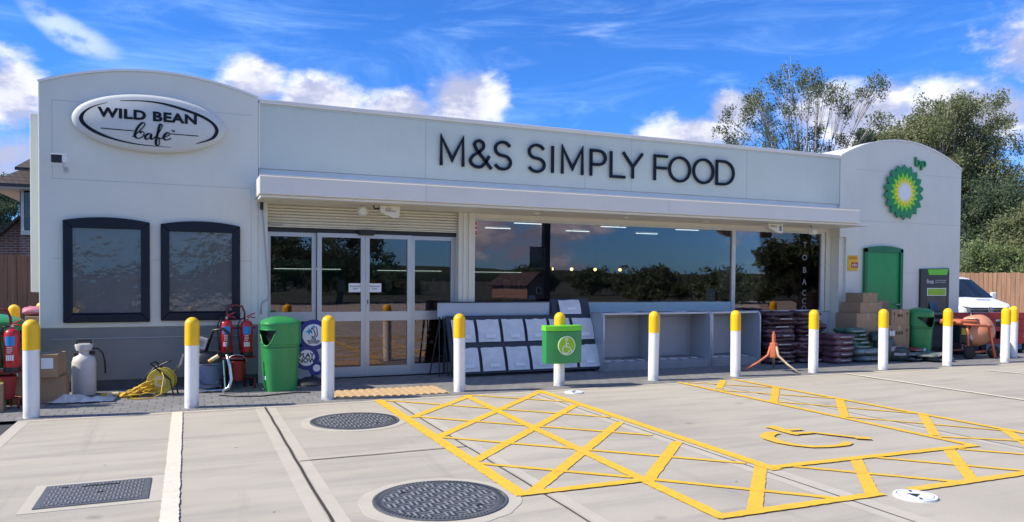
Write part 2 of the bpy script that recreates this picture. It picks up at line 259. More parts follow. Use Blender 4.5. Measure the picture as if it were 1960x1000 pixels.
# ------------------------------------------------------------------ mesh builder
class MB:
    def __init__(s): s.v=[]; s.f=[]
    def add(s,vs,fs):
        o=len(s.v); s.v+= [tuple(q) for q in vs]; s.f+=[tuple(i+o for i in f) for f in fs]; return s
    def box(s,x0,x1,y0,y1,z0,z1):
        return s.add([(x,y,z) for x in (x0,x1) for y in (y0,y1) for z in (z0,z1)],[(0,1,3,2),(4,6,7,5),(0,4,5,1),(2,3,7,6),(0,2,6,4),(1,5,7,3)])
    def obox(s,c,size,rot=(0,0,0)):
        from mathutils import Euler
        m=Euler(rot).to_matrix(); h=[q/2 for q in size]
        return s.add([m@Vector((a*h[0],b*h[1],d*h[2]))+Vector(c) for a in (-1,1) for b in (-1,1) for d in (-1,1)],[(0,1,3,2),(4,6,7,5),(0,4,5,1),(2,3,7,6),(0,2,6,4),(1,5,7,3)])
    def prism(s,poly,y0,y1):   # xz polygon along y
        n=len(poly); return s.add([(x,y0,z) for x,z in poly]+[(x,y1,z) for x,z in poly],[tuple(range(n)),tuple(range(2*n-1,n-1,-1))]+[(i,(i+1)%n,n+(i+1)%n,n+i) for i in range(n)])
    def prismx(s,poly,x0,x1):  # yz polygon along x
        n=len(poly); return s.add([(x0,y,z) for y,z in poly]+[(x1,y,z) for y,z in poly],[tuple(range(n)),tuple(range(2*n-1,n-1,-1))]+[(i,(i+1)%n,n+(i+1)%n,n+i) for i in range(n)])
    def prismz(s,poly,z0,z1):
        n=len(poly); return s.add([(x,y,z0) for x,y in poly]+[(x,y,z1) for x,y in poly],[tuple(range(n)),tuple(range(2*n-1,n-1,-1))]+[(i,(i+1)%n,n+(i+1)%n,n+i) for i in range(n)])
    def sheet(s,poly,z): return s.add([(x,y,z) for x,y in poly],[tuple(range(len(poly)))])
    def lathe(s,prof,c=(0,0,0),seg=28,sx=1,sy=1,M=None):
        vs=[];n=len(prof)
        for i in range(seg):
            a=2*math.pi*i/seg
            for r,z in prof:
                q=Vector((r*math.cos(a)*sx,r*math.sin(a)*sy,z))
                if M: q=M@q
                vs.append(q+Vector(c))
        fs=[]
        for i in range(seg):
            j=(i+1)%seg
            for k in range(n-1): fs.append((i*n+k,j*n+k,j*n+k+1,i*n+k+1))
        fs.append(tuple(i*n for i in range(seg))[::-1]); fs.append(tuple(i*n+n-1 for i in range(seg)))
        return s.add(vs,fs)
    def tube(s,pts,r,seg=8,r1=None):
        pts=[Vector(p) for p in pts]; n=len(pts); vs=[]; up=None
        for i,p in enumerate(pts):
            d=(pts[min(i+1,n-1)]-pts[max(i-1,0)]); d=d.normalized() if d.length>1e-9 else Vector((0,0,1))
            if up is None:
                up=d.orthogonal().normalized()
            else:
                up=(up-d*up.dot(d)); up=up.normalized() if up.length>1e-6 else d.orthogonal().normalized()
            w=d.cross(up); rr=r if r1 is None else r+(r1-r)*i/(n-1)
            for k in range(seg):
                a=2*math.pi*k/seg; vs.append(p+(up*math.cos(a)+w*math.sin(a))*rr)
        fs=[(i*seg+k,i*seg+(k+1)%seg,(i+1)*seg+(k+1)%seg,(i+1)*seg+k) for i in range(n-1) for k in range(seg)]
        fs.append(tuple(range(seg))[::-1]); fs.append(tuple((n-1)*seg+k for k in range(seg)))
        return s.add(vs,fs)
    def stroke(s,pl,w,y0,y1,closed=False):   # ribbon in xz, extruded y0..y1; w may be a list
        n=len(pl); P=[Vector((a,b)) for a,b in pl]; L=[];Rr=[]
        for i in range(n):
            if closed: a=P[i]-P[i-1]; b=P[(i+1)%n]-P[i]
            else: a=P[i]-P[i-1] if i else P[1]-P[0]; b=P[i+1]-P[i] if i<n-1 else P[i]-P[i-1]
            a=a.normalized(); b=b.normalized(); t=(a+b); t=t.normalized() if t.length>1e-3 else a
            nrm=Vector((-t.y,t.x)); k=max(.45,nrm.dot(Vector((-a.y,a.x)))); ww=(w[i] if isinstance(w,(list,tuple)) else w)/2/k
            L.append(P[i]+nrm*ww); Rr.append(P[i]-nrm*ww)
        vs=[(q.x,y,q.y) for y in (y0,y1) for q in L+Rr]; m2=2*n; fs=[]
        rng=range(n) if closed else range(n-1)
        for i in rng:
            j=(i+1)%n
            fs+=[(i,j,n+j,n+i),(m2+i,m2+n+i,m2+n+j,m2+j),(i,m2+i,m2+j,j),(n+i,n+j,m2+n+j,m2+n+i)]
        if not closed: fs+=[(0,n,m2+n,m2),(n-1,m2+n-1,m2+2*n-1,2*n-1)]
        return s.add(vs,fs)
    def xf(s,M,i0=0):
        s.v[i0:]=[tuple(M@Vector(q)) for q in s.v[i0:]]; return s
    def build(s,name,m,parent=None,off=(0,0,0),smooth=False,bevel=0,weld=True,auto=None):
        me=bpy.data.meshes.new(name); ox,oy,oz=off
        me.from_pydata([(a-ox,b-oy,c-oz) for a,b,c in s.v],[],s.f)
        bm=bmesh.new(); bm.from_mesh(me)
        if weld: bmesh.ops.recalc_face_normals(bm,faces=bm.faces)
        bm.to_mesh(me); bm.free()
        if smooth: me.polygons.foreach_set('use_smooth',[True]*len(me.polygons))
        me.materials.append(m); o=bpy.data.objects.new(name,me); COL.objects.link(o)
        if parent: o.parent=parent
        if bevel:
            b=o.modifiers.new('bevel','BEVEL'); b.width=bevel; b.segments=2; b.limit_method='ANGLE'; b.angle_limit=R(40)
        if smooth and auto is not None:
            me.set_sharp_from_angle(angle=R(auto))
        return o
def thing(name,label,cat,loc=(0,0,0),rz=0,group=None):
    o=bpy.data.objects.new(name,None); COL.objects.link(o); o.location=loc; o.rotation_euler=(0,0,rz); o.empty_display_size=.2
    o['label']=label; o['category']=cat
    if group: o['group']=group
    return o
def tag(o,label,cat,group=None):
    o['label']=label; o['category']=cat
    if group: o['group']=group
    return o
def struct(o,kind='structure'): o['kind']=kind; return o
def setat(o,loc,rz=0): o.location=loc; o.rotation_euler=(0,0,rz); return o
def dup(root,loc=None,rz=None,label=None,group=None,scale=None):
    def rec(o,par):
        c=o.copy(); COL.objects.link(c); c.parent=par
        for ch in list(o.children): rec(ch,c)
        return c
    r=rec(root,None)
    if loc is not None: r.location=loc
    if rz is not None: r.rotation_euler=(0,0,rz)
    if scale is not None: r.scale=scale
    if label: r['label']=label
    if group: r['group']=group
    return r
def text(name,body,m,size,c,parent=None,off=(0,0,0),face='front',bold=0,sx=1,ext=.002,rot=None,align='CENTER',spacing=1,line=.9):
    cu=bpy.data.curves.new(name,'FONT'); cu.body=body; cu.size=size; cu.align_x=align; cu.align_y='CENTER'; cu.offset=bold; cu.extrude=ext; cu.space_character=spacing; cu.space_line=line; cu.resolution_u=3
    o=bpy.data.objects.new(name,cu); COL.objects.link(o); bpy.context.view_layer.update()
    me=bpy.data.meshes.new_from_object(o.evaluated_get(bpy.context.evaluated_depsgraph_get())); me.name=name
    bpy.data.objects.remove(o)
    mm=Matrix.Translation(Vector(c)-Vector(off))@(rot or Matrix.Rotation(R(90),4,'X'))@Matrix.Diagonal((sx,1,1,1)); me.transform(mm)
    me.materials.clear(); me.materials.append(m); q=bpy.data.objects.new(name,me); COL.objects.link(q)
    if parent: q.parent=parent
    return q
def arc(cx,cz,rx,rz,a0,a1,n=20):
    return [(cx+rx*math.cos(R(a0+(a1-a0)*i/n)),cz+rz*math.sin(R(a0+(a1-a0)*i/n))) for i in range(n+1)]
def ell(cx,cz,a,b_,n=64): return [(cx+a*math.cos(2*math.pi*i/n),cz+b_*math.sin(2*math.pi*i/n)) for i in range(n)]
def arctop(x0,z0,x1,z1,sag,n=28):
    return [(x0+(x1-x0)*i/n, z0+(z1-z0)*i/n+sag*(1-(2*i/n-1)**2)) for i in range(n+1)]
rnd=random.Random(7)
def bars(name,m,x0,x1,zs,h,y,parent,off=(0,0,0),seed=1):
    q=MB(); r3=random.Random(seed)
    for z in zs:
        x=x0
        while x<x1-h:
            w=min(r3.uniform(1.5,5)*h,x1-x); q.box(x,x+w,y,y+.0012,z,z+h); x+=w+h*.8
    return q.build(name,m,parent,off)
# ------------------------------------------------------------------ ground
struct(MB().sheet([(-900,-900),(900,-900),(900,900),(-900,900)],-.05).build('ground',GRASS))
struct(MB().sheet([(-60,-22),(120,-22),(120,60),(-60,60)],-.03).build('yard_asphalt',ASPH))
struct(MB().sheet([(-1.50,-20),(90,-20),(90,8.76),(-1.50,8.76)],0).build('forecourt',CONC))
struct(MB().sheet([(-1.50,8.76),(15.2,8.76),(15.2,9.0),(40,9.0),(40,16),(-9,16),(-9,7.2),(-3.4,7.2),(-3.4,8.76)],.004).build('pavement',PAV))
b=MB(); b.sheet([(-1.56,-20),(-1.45,-20),(-1.45,8.66),(-1.56,8.72)],.0015); b.sheet([(-1.56,8.66),(15,8.66),(15,8.755),(-1.56,8.755)],.0028)
for x0,x1 in ((.67,.765),(.80,.885),(2.225,2.315),(3.92,4.02),(4.035,4.16),(6.60,6.70)): b.sheet([(x0,-20),(x1,-20),(x1,8.655),(x0,8.655)],.0015)
b.sheet([(.89,6.075),(2.18,6.10),(2.18,6.14),(.89,6.11)],.0015)
struct(b.build('concrete_edging',BAND))
b=MB()
def jl(pts,w,z):
    for (ax,ay),(bx,by) in zip(pts[:-1],pts[1:]):
        d=Vector((bx-ax,by-ay)).normalized(); n=Vector((-d.y,d.x))*w/2
        b.sheet([(ax+n.x,ay+n.y),(bx+n.x,by+n.y),(bx-n.x,by-n.y),(ax-n.x,ay-n.y)],z)
def wob(x,y0,y1,amp=.005,n=40): return [(x+rnd.uniform(-amp,amp),y0+(y1-y0)*i/n) for i in range(n+1)]
jl(wob(.782,8.72,-4),.020,.0038); jl(wob(2.20,8.66,-4),.014,.0038); jl(wob(4.025,8.6,-4,.003),.009,.0038); jl(wob(6.715,8.69,-4,.003),.009,.0038)
jl([(.80+i*.14,6.05+rnd.uniform(-.006,.006)) for i in range(11)],.014,.0038)
struct(b.build('expansion_joint',SEAL))
def stripe(mb,p0,p1,w,z,jit=.004,cap=0):
    p0=Vector(p0);p1=Vector(p1);d=(p1-p0);L=d.length;d.normalize();n=Vector((-d.y,d.x));k=max(2,int(L/.035))
    P=[p0+d*(L*i/k) for i in range(k+1)]
    A=[q+n*(w/2+rnd.uniform(-jit,jit)) for q in P];B=[q-n*(w/2+rnd.uniform(-jit,jit)) for q in P]
    vs=[(q.x,q.y,z) for q in A+B]; m_=k+1
    mb.add(vs,[(i,i+1,m_+i+1,m_+i) for i in range(k)])
b=MB(); z1,z2,z3,z4=.0055,.0068,.0081,.0094
for a_ in [((2.12,7.52),(3.24,8.72)),((2.10,6.52),(4.15,8.68)),((2.09,5.55),(4.11,7.62)),((2.12,4.56),(4.02,6.52)),((3.02,4.52),(4.03,5.55)),((3.24,3.66),(4.10,4.57)),
           ((4.26,3.66),(4.99,4.46)),((5.24,3.64),(6.06,4.44)),((6.24,3.64),(7.03,4.44)),((7.24,3.64),(8.03,4.44)),((6.5,8.06),(7.13,8.74)),((6.40,6.93),(7.33,7.89)),((6.46,5.93),(7.36,6.84)),((6.46,4.87),(7.42,5.75)),((7.0,4.42),(7.42,4.86))]:
    stripe(b,*a_,.095,z1)
for a_ in [((2.14,8.68),(4.07,6.79)),((3.22,8.70),(4.12,7.83)),((2.20,7.53),(3.97,5.86)),((2.10,6.50),(4.05,4.68)),((2.08,5.46),(2.98,4.66)),((3.10,4.54),(3.98,3.68)),
           ((4.33,4.46),(5.12,3.67)),((5.17,4.46),(5.93,3.67)),((6.13,4.40),(6.86,3.67)),((7.1,4.40),(7.8,3.67)),((6.48,8.72),(7.35,7.83)),((6.40,7.98),(7.34,6.88)),((6.42,7.02),(7.36,5.76)),((6.42,5.95),(7.38,4.72)),((6.45,4.82),(6.99,4.42))]:
    stripe(b,*a_,.056,z2)
stripe(b,(2.06,8.75),(2.05,4.53),.105,z3); stripe(b,(3.14,8.72),(2.99,3.64),.095,z3); stripe(b,(4.17,8.77),(4.13,4.42),.105,z3)
stripe(b,(6.37,8.78),(6.38,4.40),.085,z3); stripe(b,(7.33,8.80),(7.40,3.9),.085,z3)
stripe(b,(2.02,4.56),(3.04,4.56),.085,z4); stripe(b,(2.96,3.67),(4.34,3.66),.085,z4); stripe(b,(4.60,3.65),(11,3.62),.085,z4); stripe(b,(4.10,4.50),(6.42,4.44),.085,z4); stripe(b,(7.36,4.44),(11,4.40),.085,z4)
struct(b.build('yellow_hatching',MARKY,weld=False))
b=MB()  # wheelchair symbol painted on the bay (seen from the bay mouth)
def ring(mb,pts,ws,z):
    n=len(pts);P=[Vector(p) for p in pts];A=[];B=[]
    for i in range(n):
        d=(P[min(i+1,n-1)]-P[max(i-1,0)]).normalized();nn=Vector((-d.y,d.x));w=ws[i] if isinstance(ws,list) else ws
        A.append(P[i]+nn*w/2);B.append(P[i]-nn*w/2)
    mb.add([(q.x,q.y,z) for q in A+B],[(i,i+1,n+i+1,n+i) for i in range(n-1)])
wheel=[(5.14,5.50),(5.05,5.50),(4.94,5.43),(4.87,5.32),(4.85,5.16),(4.89,5.03),(4.98,4.92),(5.10,4.88),(5.22,4.87),(5.33,4.88),(5.43,4.94)]
ring(b,wheel,[.09,.12,.13,.125,.10,.08,.07,.065,.065,.08,.09],.012)
ring(b,[(5.27,5.77),(5.28,5.68),(5.25,5.55),(5.24,5.40),(5.26,5.35)],[.14,.13,.10,.09,.08],.0135)
ring(b,[(5.27,5.56),(5.36,5.54),(5.47,5.53)],.06,.0155); ring(b,[(5.22,5.39),(5.46,5.375),(5.52,5.27),(5.66,5.06)],.068,.0145); ring(b,[(5.63,5.05),(5.74,4.97)],.10,.0165)
struct(b.build('wheelchair_marking',MARKY,weld=False))
b=MB(); stripe(b,(-.112,8.70),(-.10,-4),.105,.010,.004); struct(b.build('white_bay_line',MARKW,weld=False))
b=MB(); stripe(b,(9.47,8.67),(9.44,2),.085,.010,.003); struct(b.build('white_bay_line',MARKW,weld=False))
b=MB(); stripe(b,(12.04,8.19),(12.5,6.5),.07,.010,.003); struct(b.build('white_bay_line',MARKW,weld=False))
# tactile strip
b=MB(); 
for i in range(4):
    for j in range(2): b.box(1.60+i*.36,1.60+i*.36+.352,8.93+j*.33-.0,8.93+j*.33+.322,-.02,.012)
for k in range(15): b.box(1.625+k*.0945,1.625+k*.0945+.048,8.935,9.575,.0125,.022)
struct(b.build('tactile_paving',TACT))
# manhole covers
def manhole(name,label,c,r,m):
    t=thing(name,label,'manhole cover',(c[0],c[1],0),0,'round iron manhole covers')
    n=48; P=lambda q:[(q*math.cos(2*math.pi*i/n),q*math.sin(2*math.pi*i/n)) for i in range(n)]
    MB().prismz([(x*(1+.02*math.sin(i)),y*(1+.02*math.cos(2*i))) for i,(x,y) in enumerate(P(r*1.20))],-.01,.0030).build('concrete_collar',BAND,t)
    q=MB(); a=P(r);a2=P(r*.965);a3=P(r*.955)
    for A,B,h0,h1 in ((P(r),P(r*.965),.010,.010),):
        q.add([(x,y,.012) for x,y in A]+[(x,y,.012) for x,y in B]+[(x,y,0) for x,y in A],[(i,(i+1)%n,n+(i+1)%n,n+i) for i in range(n)]+[(i,2*n+i,2*n+(i+1)%n,(i+1)%n) for i in range(n)])
    for i in range(96):
        a_=2*math.pi*i/96; q.obox((r*.91*math.cos(a_),r*.91*math.sin(a_),.0125),(r*.07,r*.022,.006),(0,0,a_))
    q.add([(x,y,.0095) for x,y in P(r*.955)]+[(x,y,.0095) for x,y in P(r*.84)],[(i,(i+1)%n,n+(i+1)%n,n+i) for i in range(n)])
    q.build('rim',IRON,t)
    MB().prismz(P(r*.84),0,.0115).build('cover_plate',m,t)
    for a_ in (2.3,5.4): MB().obox((r*.66*math.cos(a_),r*.66*math.sin(a_),.0125),(.05,.02,.004),(0,0,a_+1.5)).build('keyhole',BLK,t)
    return t
manhole('manhole_cover','round patterned iron manhole cover nearest the viewer, just left of the yellow hatching corner',(1.51,4.65),.44,TREAD)
manhole('manhole_cover','round patterned iron manhole cover set in the concrete near the tactile paving by the doors',(1.54,7.55),.44,TREAD)
t=thing('drain_cover','rectangular patterned iron access cover in the concrete left of the white bay line','drain cover',(-.57,5.65,0))
MB().prismz([(-.39,-.34),(.41,-.34),(.41,.34),(-.39,.34)],-.01,.0030).build('concrete_collar',BAND,t)
q=MB();
for x0,x1,y0,y1 in ((-.32,-.28,-.27,.27),(.28,.325,-.27,.27),(-.28,.28,-.27,-.24),(-.28,.28,.24,.27)): q.box(x0,x1,y0,y1,-.005,.010)
q.build('frame',IRON,t); MB().box(-.28,.28,-.24,.24,-.01,.0125).build('cover_plate',TREAD2,t)
k=MB(); k.obox((.03,-.02,.0135),(.04,.02,.003)); k.obox((-.2,.18,.0135),(.04,.02,.003)); k.obox((.02,.17,.0135),(.22,.02,.003)); k.build('keyhole',BLK,t)
def smallcover(label,c,r):
    t=thing('tank_dip_cover',label,'filler cover',(c[0],c[1],0),0,'white painted round covers')
    n=36; MB().prismz([(r*math.cos(2*math.pi*i/n),r*math.sin(2*math.pi*i/n)) for i in range(n)],-.01,.0150).build('cover_plate',PWH,t)
    n=36;q=MB();q.add([(r*.86*math.cos(2*math.pi*i/n),r*.86*math.sin(2*math.pi*i/n),.0158) for i in range(n)]+[(r*.83*math.cos(2*math.pi*i/n),r*.83*math.sin(2*math.pi*i/n),.0158) for i in range(n)],[(i,(i+1)%n,n+(i+1)%n,n+i) for i in range(n)]); 
    q.build('groove',DGREY,t)
    MB().sheet([(-r*.30,-r*.32),(r*.34,-r*.02),(-r*.18,r*.36)],.0165).build('triangle_mark',BLK,t)
    for a_ in (1.0,4.2): MB().obox((r*.65*math.cos(a_),r*.65*math.sin(a_),.0160),(.035,.016,.002),(0,0,a_)).build('keyhole',BLK,t)
smallcover('white painted round cover with a black triangle interrupting the yellow line at lower right',(4.50,3.53),.135)
smallcover('faint white round cover in the concrete in front of the disabled sign post',(4.53,8.46),.12)
# ------------------------------------------------------------------ shop building
FY=10.7
BD=thing('shop_building','long low white petrol station shop with arched end blocks, glass doors and a grey plinth','shop',(0,10.7,0)); OF=(0,10.7,0)
def bp(mb,name,m,**k): return mb.build(name,m,BD,OF,**k)
lt=arctop(-1.68,3.80,.87,3.86,.235); rt=arctop(11.45,3.85,14.84,3.80,.43)
bp(MB().prism([(-1.68,.80)]+lt+[(.87,.80)],FY,17),'wall',WHITE,bevel=.012)
bp(MB().box(11.46,14.80,12.2,15.4,-.02,2.62),'added_low_rear',GREYP)  # unseen rear part, added and kept low so sunlight passes to the van
bp(MB().prism([(11.45,2.3),(11.45,3.85)]+rt[1:]+[(14.84,.78),(11.62,.78),(11.62,2.3)],FY,12.2),'wall',WHITE,bevel=.012)  # block depth cut short to let sunlight reach the van
bp(MB().box(-1.665,.87,FY+.012,17,.13,.80),'plinth',GREYP); bp(MB().box(11.62,14.825,FY+.012,12.19,.11,.779),'plinth',GREYP)
bp(MB().box(-1.66,.865,FY+.03,16.9,-.02,.13),'skirting',DGREY); bp(MB().box(11.63,14.81,FY+.03,12.18,-.02,.11),'skirting',DGREY)
for pl in (lt,rt): bp(MB().stroke([(x,z+.012) for x,z in pl],.028,FY-.014,FY+.25),'coping',mat('coping_white',(.80,.80,.77),.35,var=.02))
bp(MB().box(.88,11.44,FY+.02,FY+.30,2.93,3.80),'fascia',mat('fascia_white',(.56,.61,.55),.36,var=.035,scale=1.1,bump=.04,bscale=1.4,dirt=.10))
bp(MB().box(.88,11.44,FY-.005,FY+.34,3.803,3.862),'parapet_cap',CANW,bevel=.008)
bp(MB().box(.87,.895,FY-.004,FY+.018,2.93,3.80),'edge_trim',CANW)
bp(MB().box(.88,11.44,FY+.05,FY+.30,2.74,2.928),'fascia_lip',mat('lip_blue_grey',(.55,.62,.68),.4,var=.04))
q=MB()
q.box(.89,11.42,FY+.0165,FY+.03,3.772,3.776)
for x in (3.22,5.9,6.78,9.2): q.box(x,x+.005,FY+.017,FY+.03,2.93,3.80)
g=.006
for x0,x1,z in ((-1.53,-1.2,3.60),(.33,.78,3.62),(-1.53,.78,2.64),(-1.53,-1.44,1.66),(-.44,-.34,1.66),(.64,.78,1.66),(11.86,12.62,3.62),(13.72,14.68,3.62),(11.62,14.72,2.63),(11.64,11.98,1.65),(13.12,14.74,1.63),(-1.55,.80,.66)):
    q.box(x0,x1,FY-.0015,FY+.016,z,z+g)
q.box(-1.535,-1.53,FY-.0015,FY+.01,2.64,3.6); q.box(.775,.78,FY-.0015,FY+.01,.9,2.63)
bp(q,'panel_joint',JOINT)
# side slab at left end
bp(MB().box(-1.98,-1.70,12.0,15.5,1.22,3.66),'side_fascia',WHITE,bevel=.01)
# rear & roof
bp(MB().box(.87,11.45,FY+.31,17,2.62,3.55).box(.87,11.45,16.8,17,-.02,2.62),'roof',GREYP)
bp(MB().box(.87,.99,FY,11.4,0,2.47).box(.87,.93,11.4,16.8,0,2.6),'return_wall',WHITE)
# canopy
bp(MB().box(.82,11.13,9.95,FY+.30,2.50,2.735),'canopy',CANW,bevel=.012)
bp(MB().box(.84,11.43,9.99,11.12,2.465,2.497),'soffit',CREAM)
bp(MB().box(3.0,3.004,9.9475,9.96,2.50,2.735).box(7.0,7.004,9.9475,9.96,2.50,2.735),'canopy_seam',JOINT)
bp(MB().box(.82,11.13,9.935,9.95,2.7365,2.752),'canopy_trim',CANW)
q=MB()
for x in (4.9,6.5,8.1,9.7): q.lathe([(.0,-.012),(.055,-.012),(.06,0)],(x,10.45,2.464),16)
bp(q,'downlight',PWH)
# window wall
GY=11.0
bp(MB().box(4.06,11.50,GY-.02,GY+.10,0,.86),'wall',mat('sill_wall_white',(.66,.68,.70),.45,var=.03))
bp(MB().box(4.06,11.50,GY-.04,GY+.10,2.40,2.464),'window_head',CREAM)
bp(MB().box(3.79,4.055,GY-.16,GY+.12,0,2.464),'pilaster',CREAM)
bp(MB().box(3.86,3.90,GY-.185,GY-.162,0,2.46).box(3.95,3.99,GY-.185,GY-.162,0,2.46),'downpipe',CREAM)
bp(MB().box(11.38,11.50,GY-.04,GY+.12,.865,2.40).box(11.505,11.62,FY+.06,GY+.12,0,2.464).box(11.31,11.36,GY-.025,GY+.05,.865,2.398),'pilaster',CREAM)
def window(x0,x1,z0,z1):
    q=MB(); w=.035
    q.box(x0,x1,GY-.03,GY+.03,z0,z0+w).box(x0,x1,GY-.03,GY+.03,z1-w,z1).box(x0,x0+w,GY-.03,GY+.03,z0+w,z1-w).box(x1-w,x1,GY-.03,GY+.03,z0+w,z1-w)
    fr=bp(q,'window',mat('window_frame_cream',(.66,.66,.62),.4))
    pn=MB().box(x0+w,x1-w,GY,GY+.008,z0+w,z1-w).build('pane',GLASS,fr,OF)
    return fr
wf=window(4.06,9.15,.865,2.398); MB().box(4.10,9.11,10.990,10.997,.90,1.065).build('ledge_stand_in',mat('ledge_stand_in_blue',(.42,.55,.60),.4,var=.04),wf,OF); window(9.153,11.305,.865,2.398)  # pale sheet added on the glass, since the shaded ledge inside stays too dark
q=MB(); q.box(.99,3.79,10.965,11.06,2.095,2.150); bp(q,'door_header',BLK)
q=MB()
for i in range(7):
    z=2.165+i*.042; q.prismx([(10.93,z),(10.905,z+.012),(10.905,z+.030),(10.93,z+.040),(10.97,z+.040),(10.97,z)],1.0,3.785)
bp(q,'roller_shutter',CREAM); bp(MB().box(1.0,3.785,10.90,10.94,2.152,2.166).box(1.0,3.785,10.93,11.02,2.458,2.4645),'shutter_bar',CREAM)
bp(MB().box(1.02,1.22,10.895,10.903,2.17,2.215),'shutter_plate',CABG)
bp(MB().box(2.27,2.50,10.86,10.96,2.07,2.145),'door_sensor',BLK,bevel=.01)
def door(x0,x1,y,name='door',top=2.09,low=True):
    q=MB(); s=.062
    q.box(x0,x0+s,y-.025,y+.025,.02,top).box(x1-s,x1,y-.025,y+.025,.02,top)
    for a,b_ in ((.02,.15),(.82,.955),(top-.06,top)): q.box(x0+s,x1-s,y-.025,y+.025,a,b_)
    fr=bp(q,name,ALU)
    MB().box(x0+s,x1-s,y,y+.008,.15,.82).box(x0+s,x1-s,y,y+.008,.955,top-.06).build('pane',GLASS,fr,OF)
    return fr
door(.995,1.685,11.03,'side_light',2.09); door(3.085,3.785,11.03,'side_light',2.09)
d1=door(1.69,2.377,10.96); d2=door(2.380,3.075,10.96)
for d,x in ((d1,2.24),(d2,2.52)):
    s_=MB().box(x-.10,x+.10,10.948,10.956,1.24,1.37).build('door_notice',PWH,d,OF)
    text('notice_text','Automatic\ndoor',NAVY,.04,(x,10.947,1.31),s_,OF,ext=.0005)
MB().obox((2.415,10.928,1.10),(.012,.01,.06)).build('keyhole',BLK,d2,OF)
bp(MB().box(.99,3.79,10.93,11.08,-.02,.018),'threshold',ALU)
# interior
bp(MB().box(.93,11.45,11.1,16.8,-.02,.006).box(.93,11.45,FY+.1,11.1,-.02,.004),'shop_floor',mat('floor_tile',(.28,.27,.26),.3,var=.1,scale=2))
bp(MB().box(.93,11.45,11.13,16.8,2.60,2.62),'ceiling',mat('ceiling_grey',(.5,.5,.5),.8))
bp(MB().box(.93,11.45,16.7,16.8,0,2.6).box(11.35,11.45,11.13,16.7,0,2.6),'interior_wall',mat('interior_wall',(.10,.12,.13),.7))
TUBE=emis('tube_light',(.95,1.0,.9),2.0)
q=MB()
for x in (2.3,4.3,6.3,8.3,10.2):
    for y in (12.2,13.8,15.4): q.box(x-.3,x+.3,y-.022,y+.022,2.565,2.58)
bp(q,'ceiling_light',TUBE)
q=MB().box(4.1,9.1,11.14,11.55,1.00,1.075).box(4.1,9.1,11.14,11.18,.3,1.0); bp(q,'window_ledge',mat('ledge_pale',(.55,.68,.72),.35))
SHG=mat('shelf_green',(.05,.16,.11),.5); GOODS=[mat('goods_%s'%n,c,.5,objrand=.2) for n,c in (('pale',(.35,.36,.35)),('red',(.3,.03,.02)),('blue',(.03,.08,.2)),('tan',(.3,.2,.1)))]
def shelf(label,x,y,w,rz=0):
    t=thing('shelving_unit',label,'shelving',(x,y,0),rz,'shop shelving seen through the glass')
    q=MB().box(-w/2,w/2,-.02,.02,0,1.75)
    for z in (.15,.5,.85,1.2,1.55): q.box(-w/2,w/2,-.32,-.02,z,z+.03)
    q.build('frame',SHG,t); MB().box(-w/2*.8,w/2*.8,-.341,-.336,1.583,1.588).build('light_strip',TUBE,t)
    rr=random.Random(int(x*10+y)); 
    for m_ in GOODS:
        g_=MB()
        for z in (.18,.53,.88,1.23):
            xx=-w/2+.03
            while xx<w/2-.12:
                ww=rr.uniform(.06,.13)
                if rr.random()<.22: h=rr.uniform(.12,.24); g_.box(xx,xx+ww-.01,-.28,-.08,z+.002,z+h)
                xx+=ww
        if g_.v: g_.build('goods',m_,t)
    return t
shelf('dark green shelving with a light strip inside, behind the left side glass by the doors',1.75,12.6,1.3)
shelf('dark shelving inside the shop, behind the right sliding door leaf',3.7,13.6,1.5)
shelf('far shelving inside the shop behind the right-hand side glass',5.6,14.4,1.7)

t=thing('reflection_board','cream round-ended board added behind the tobacco window to stand for a reflection','reflection stand-in',(10.85,12.5,0))  # added board takes the place of a round-ended reflection in the glass
pl=[(-.8,1.08)]+[(.42+.36*math.cos(R(a)),1.46+.38*math.sin(R(a))) for a in range(-90,91,10)]+[(-.8,1.84)]
MB().prism(pl,0,.05).build('board',mat('board_cream',(.62,.58,.42),.4,var=.04),t); MB().prism([(-.8,1.03)]+[(.44+.43*math.cos(R(a)),1.46+.45*math.sin(R(a))) for a in range(-90,91,10)]+[(-.8,1.91)],.055,.09).build('surround',mat('board_grey',(.25,.28,.27),.4),t)
MB().box(-.8,.75,-.012,-.003,1.22,1.24).build('slot',BLK,t); MB().box(-.75,.75,-.25,.08,0,1.02).build('cabinet',SHG,t)
t=thing('till_monitor','black till monitor on a bent arm inside the right window','monitor',(10.1,11.75,0))
MB().box(-.18,-.14,-.13,.13,1.42,1.82).build('screen',BLK,t); MB().tube([(-.14,0,1.76),(.10,0,1.76),(.12,0,1.0)],.018).build('arm',BLK,t); MB().box(-.25,.5,-.2,.2,0,.99).build('counter',DGREY,t)
t=thing('pillar_stand_in','dark panel on a slim column added inside the big window for a mirrored canopy pillar','screen',(6.3,12.9,0))  # added indoors to stand for the canopy pillar mirrored in the glass
MB().box(-.05,.08,-.05,.05,0,2.6).build('column',BLK,t); MB().box(-.36,-.052,-.04,.04,1.62,2.05).build('screen',GLD,t)
WARM=emis('warm_lamp',(1,.72,.28),4.0)
for i,x in enumerate((6.75,7.2,7.75,8.35)):
    t=thing('pendant_lamp','small warm round pendant lamp inside the big window, %s from the left'%('first','second','third','fourth')[i],'lamp',(x,13.6,1.66),0,'warm pendant lamps inside the shop')
    MB().lathe([(.0,-.035),(.025,-.025),(.036,0),(.025,.025),(0,.035)],seg=12).build('bulb',WARM,t,smooth=True); MB().tube([(0,0,.03),(0,0,.92)],.006,5).build('cord',BLK,t)
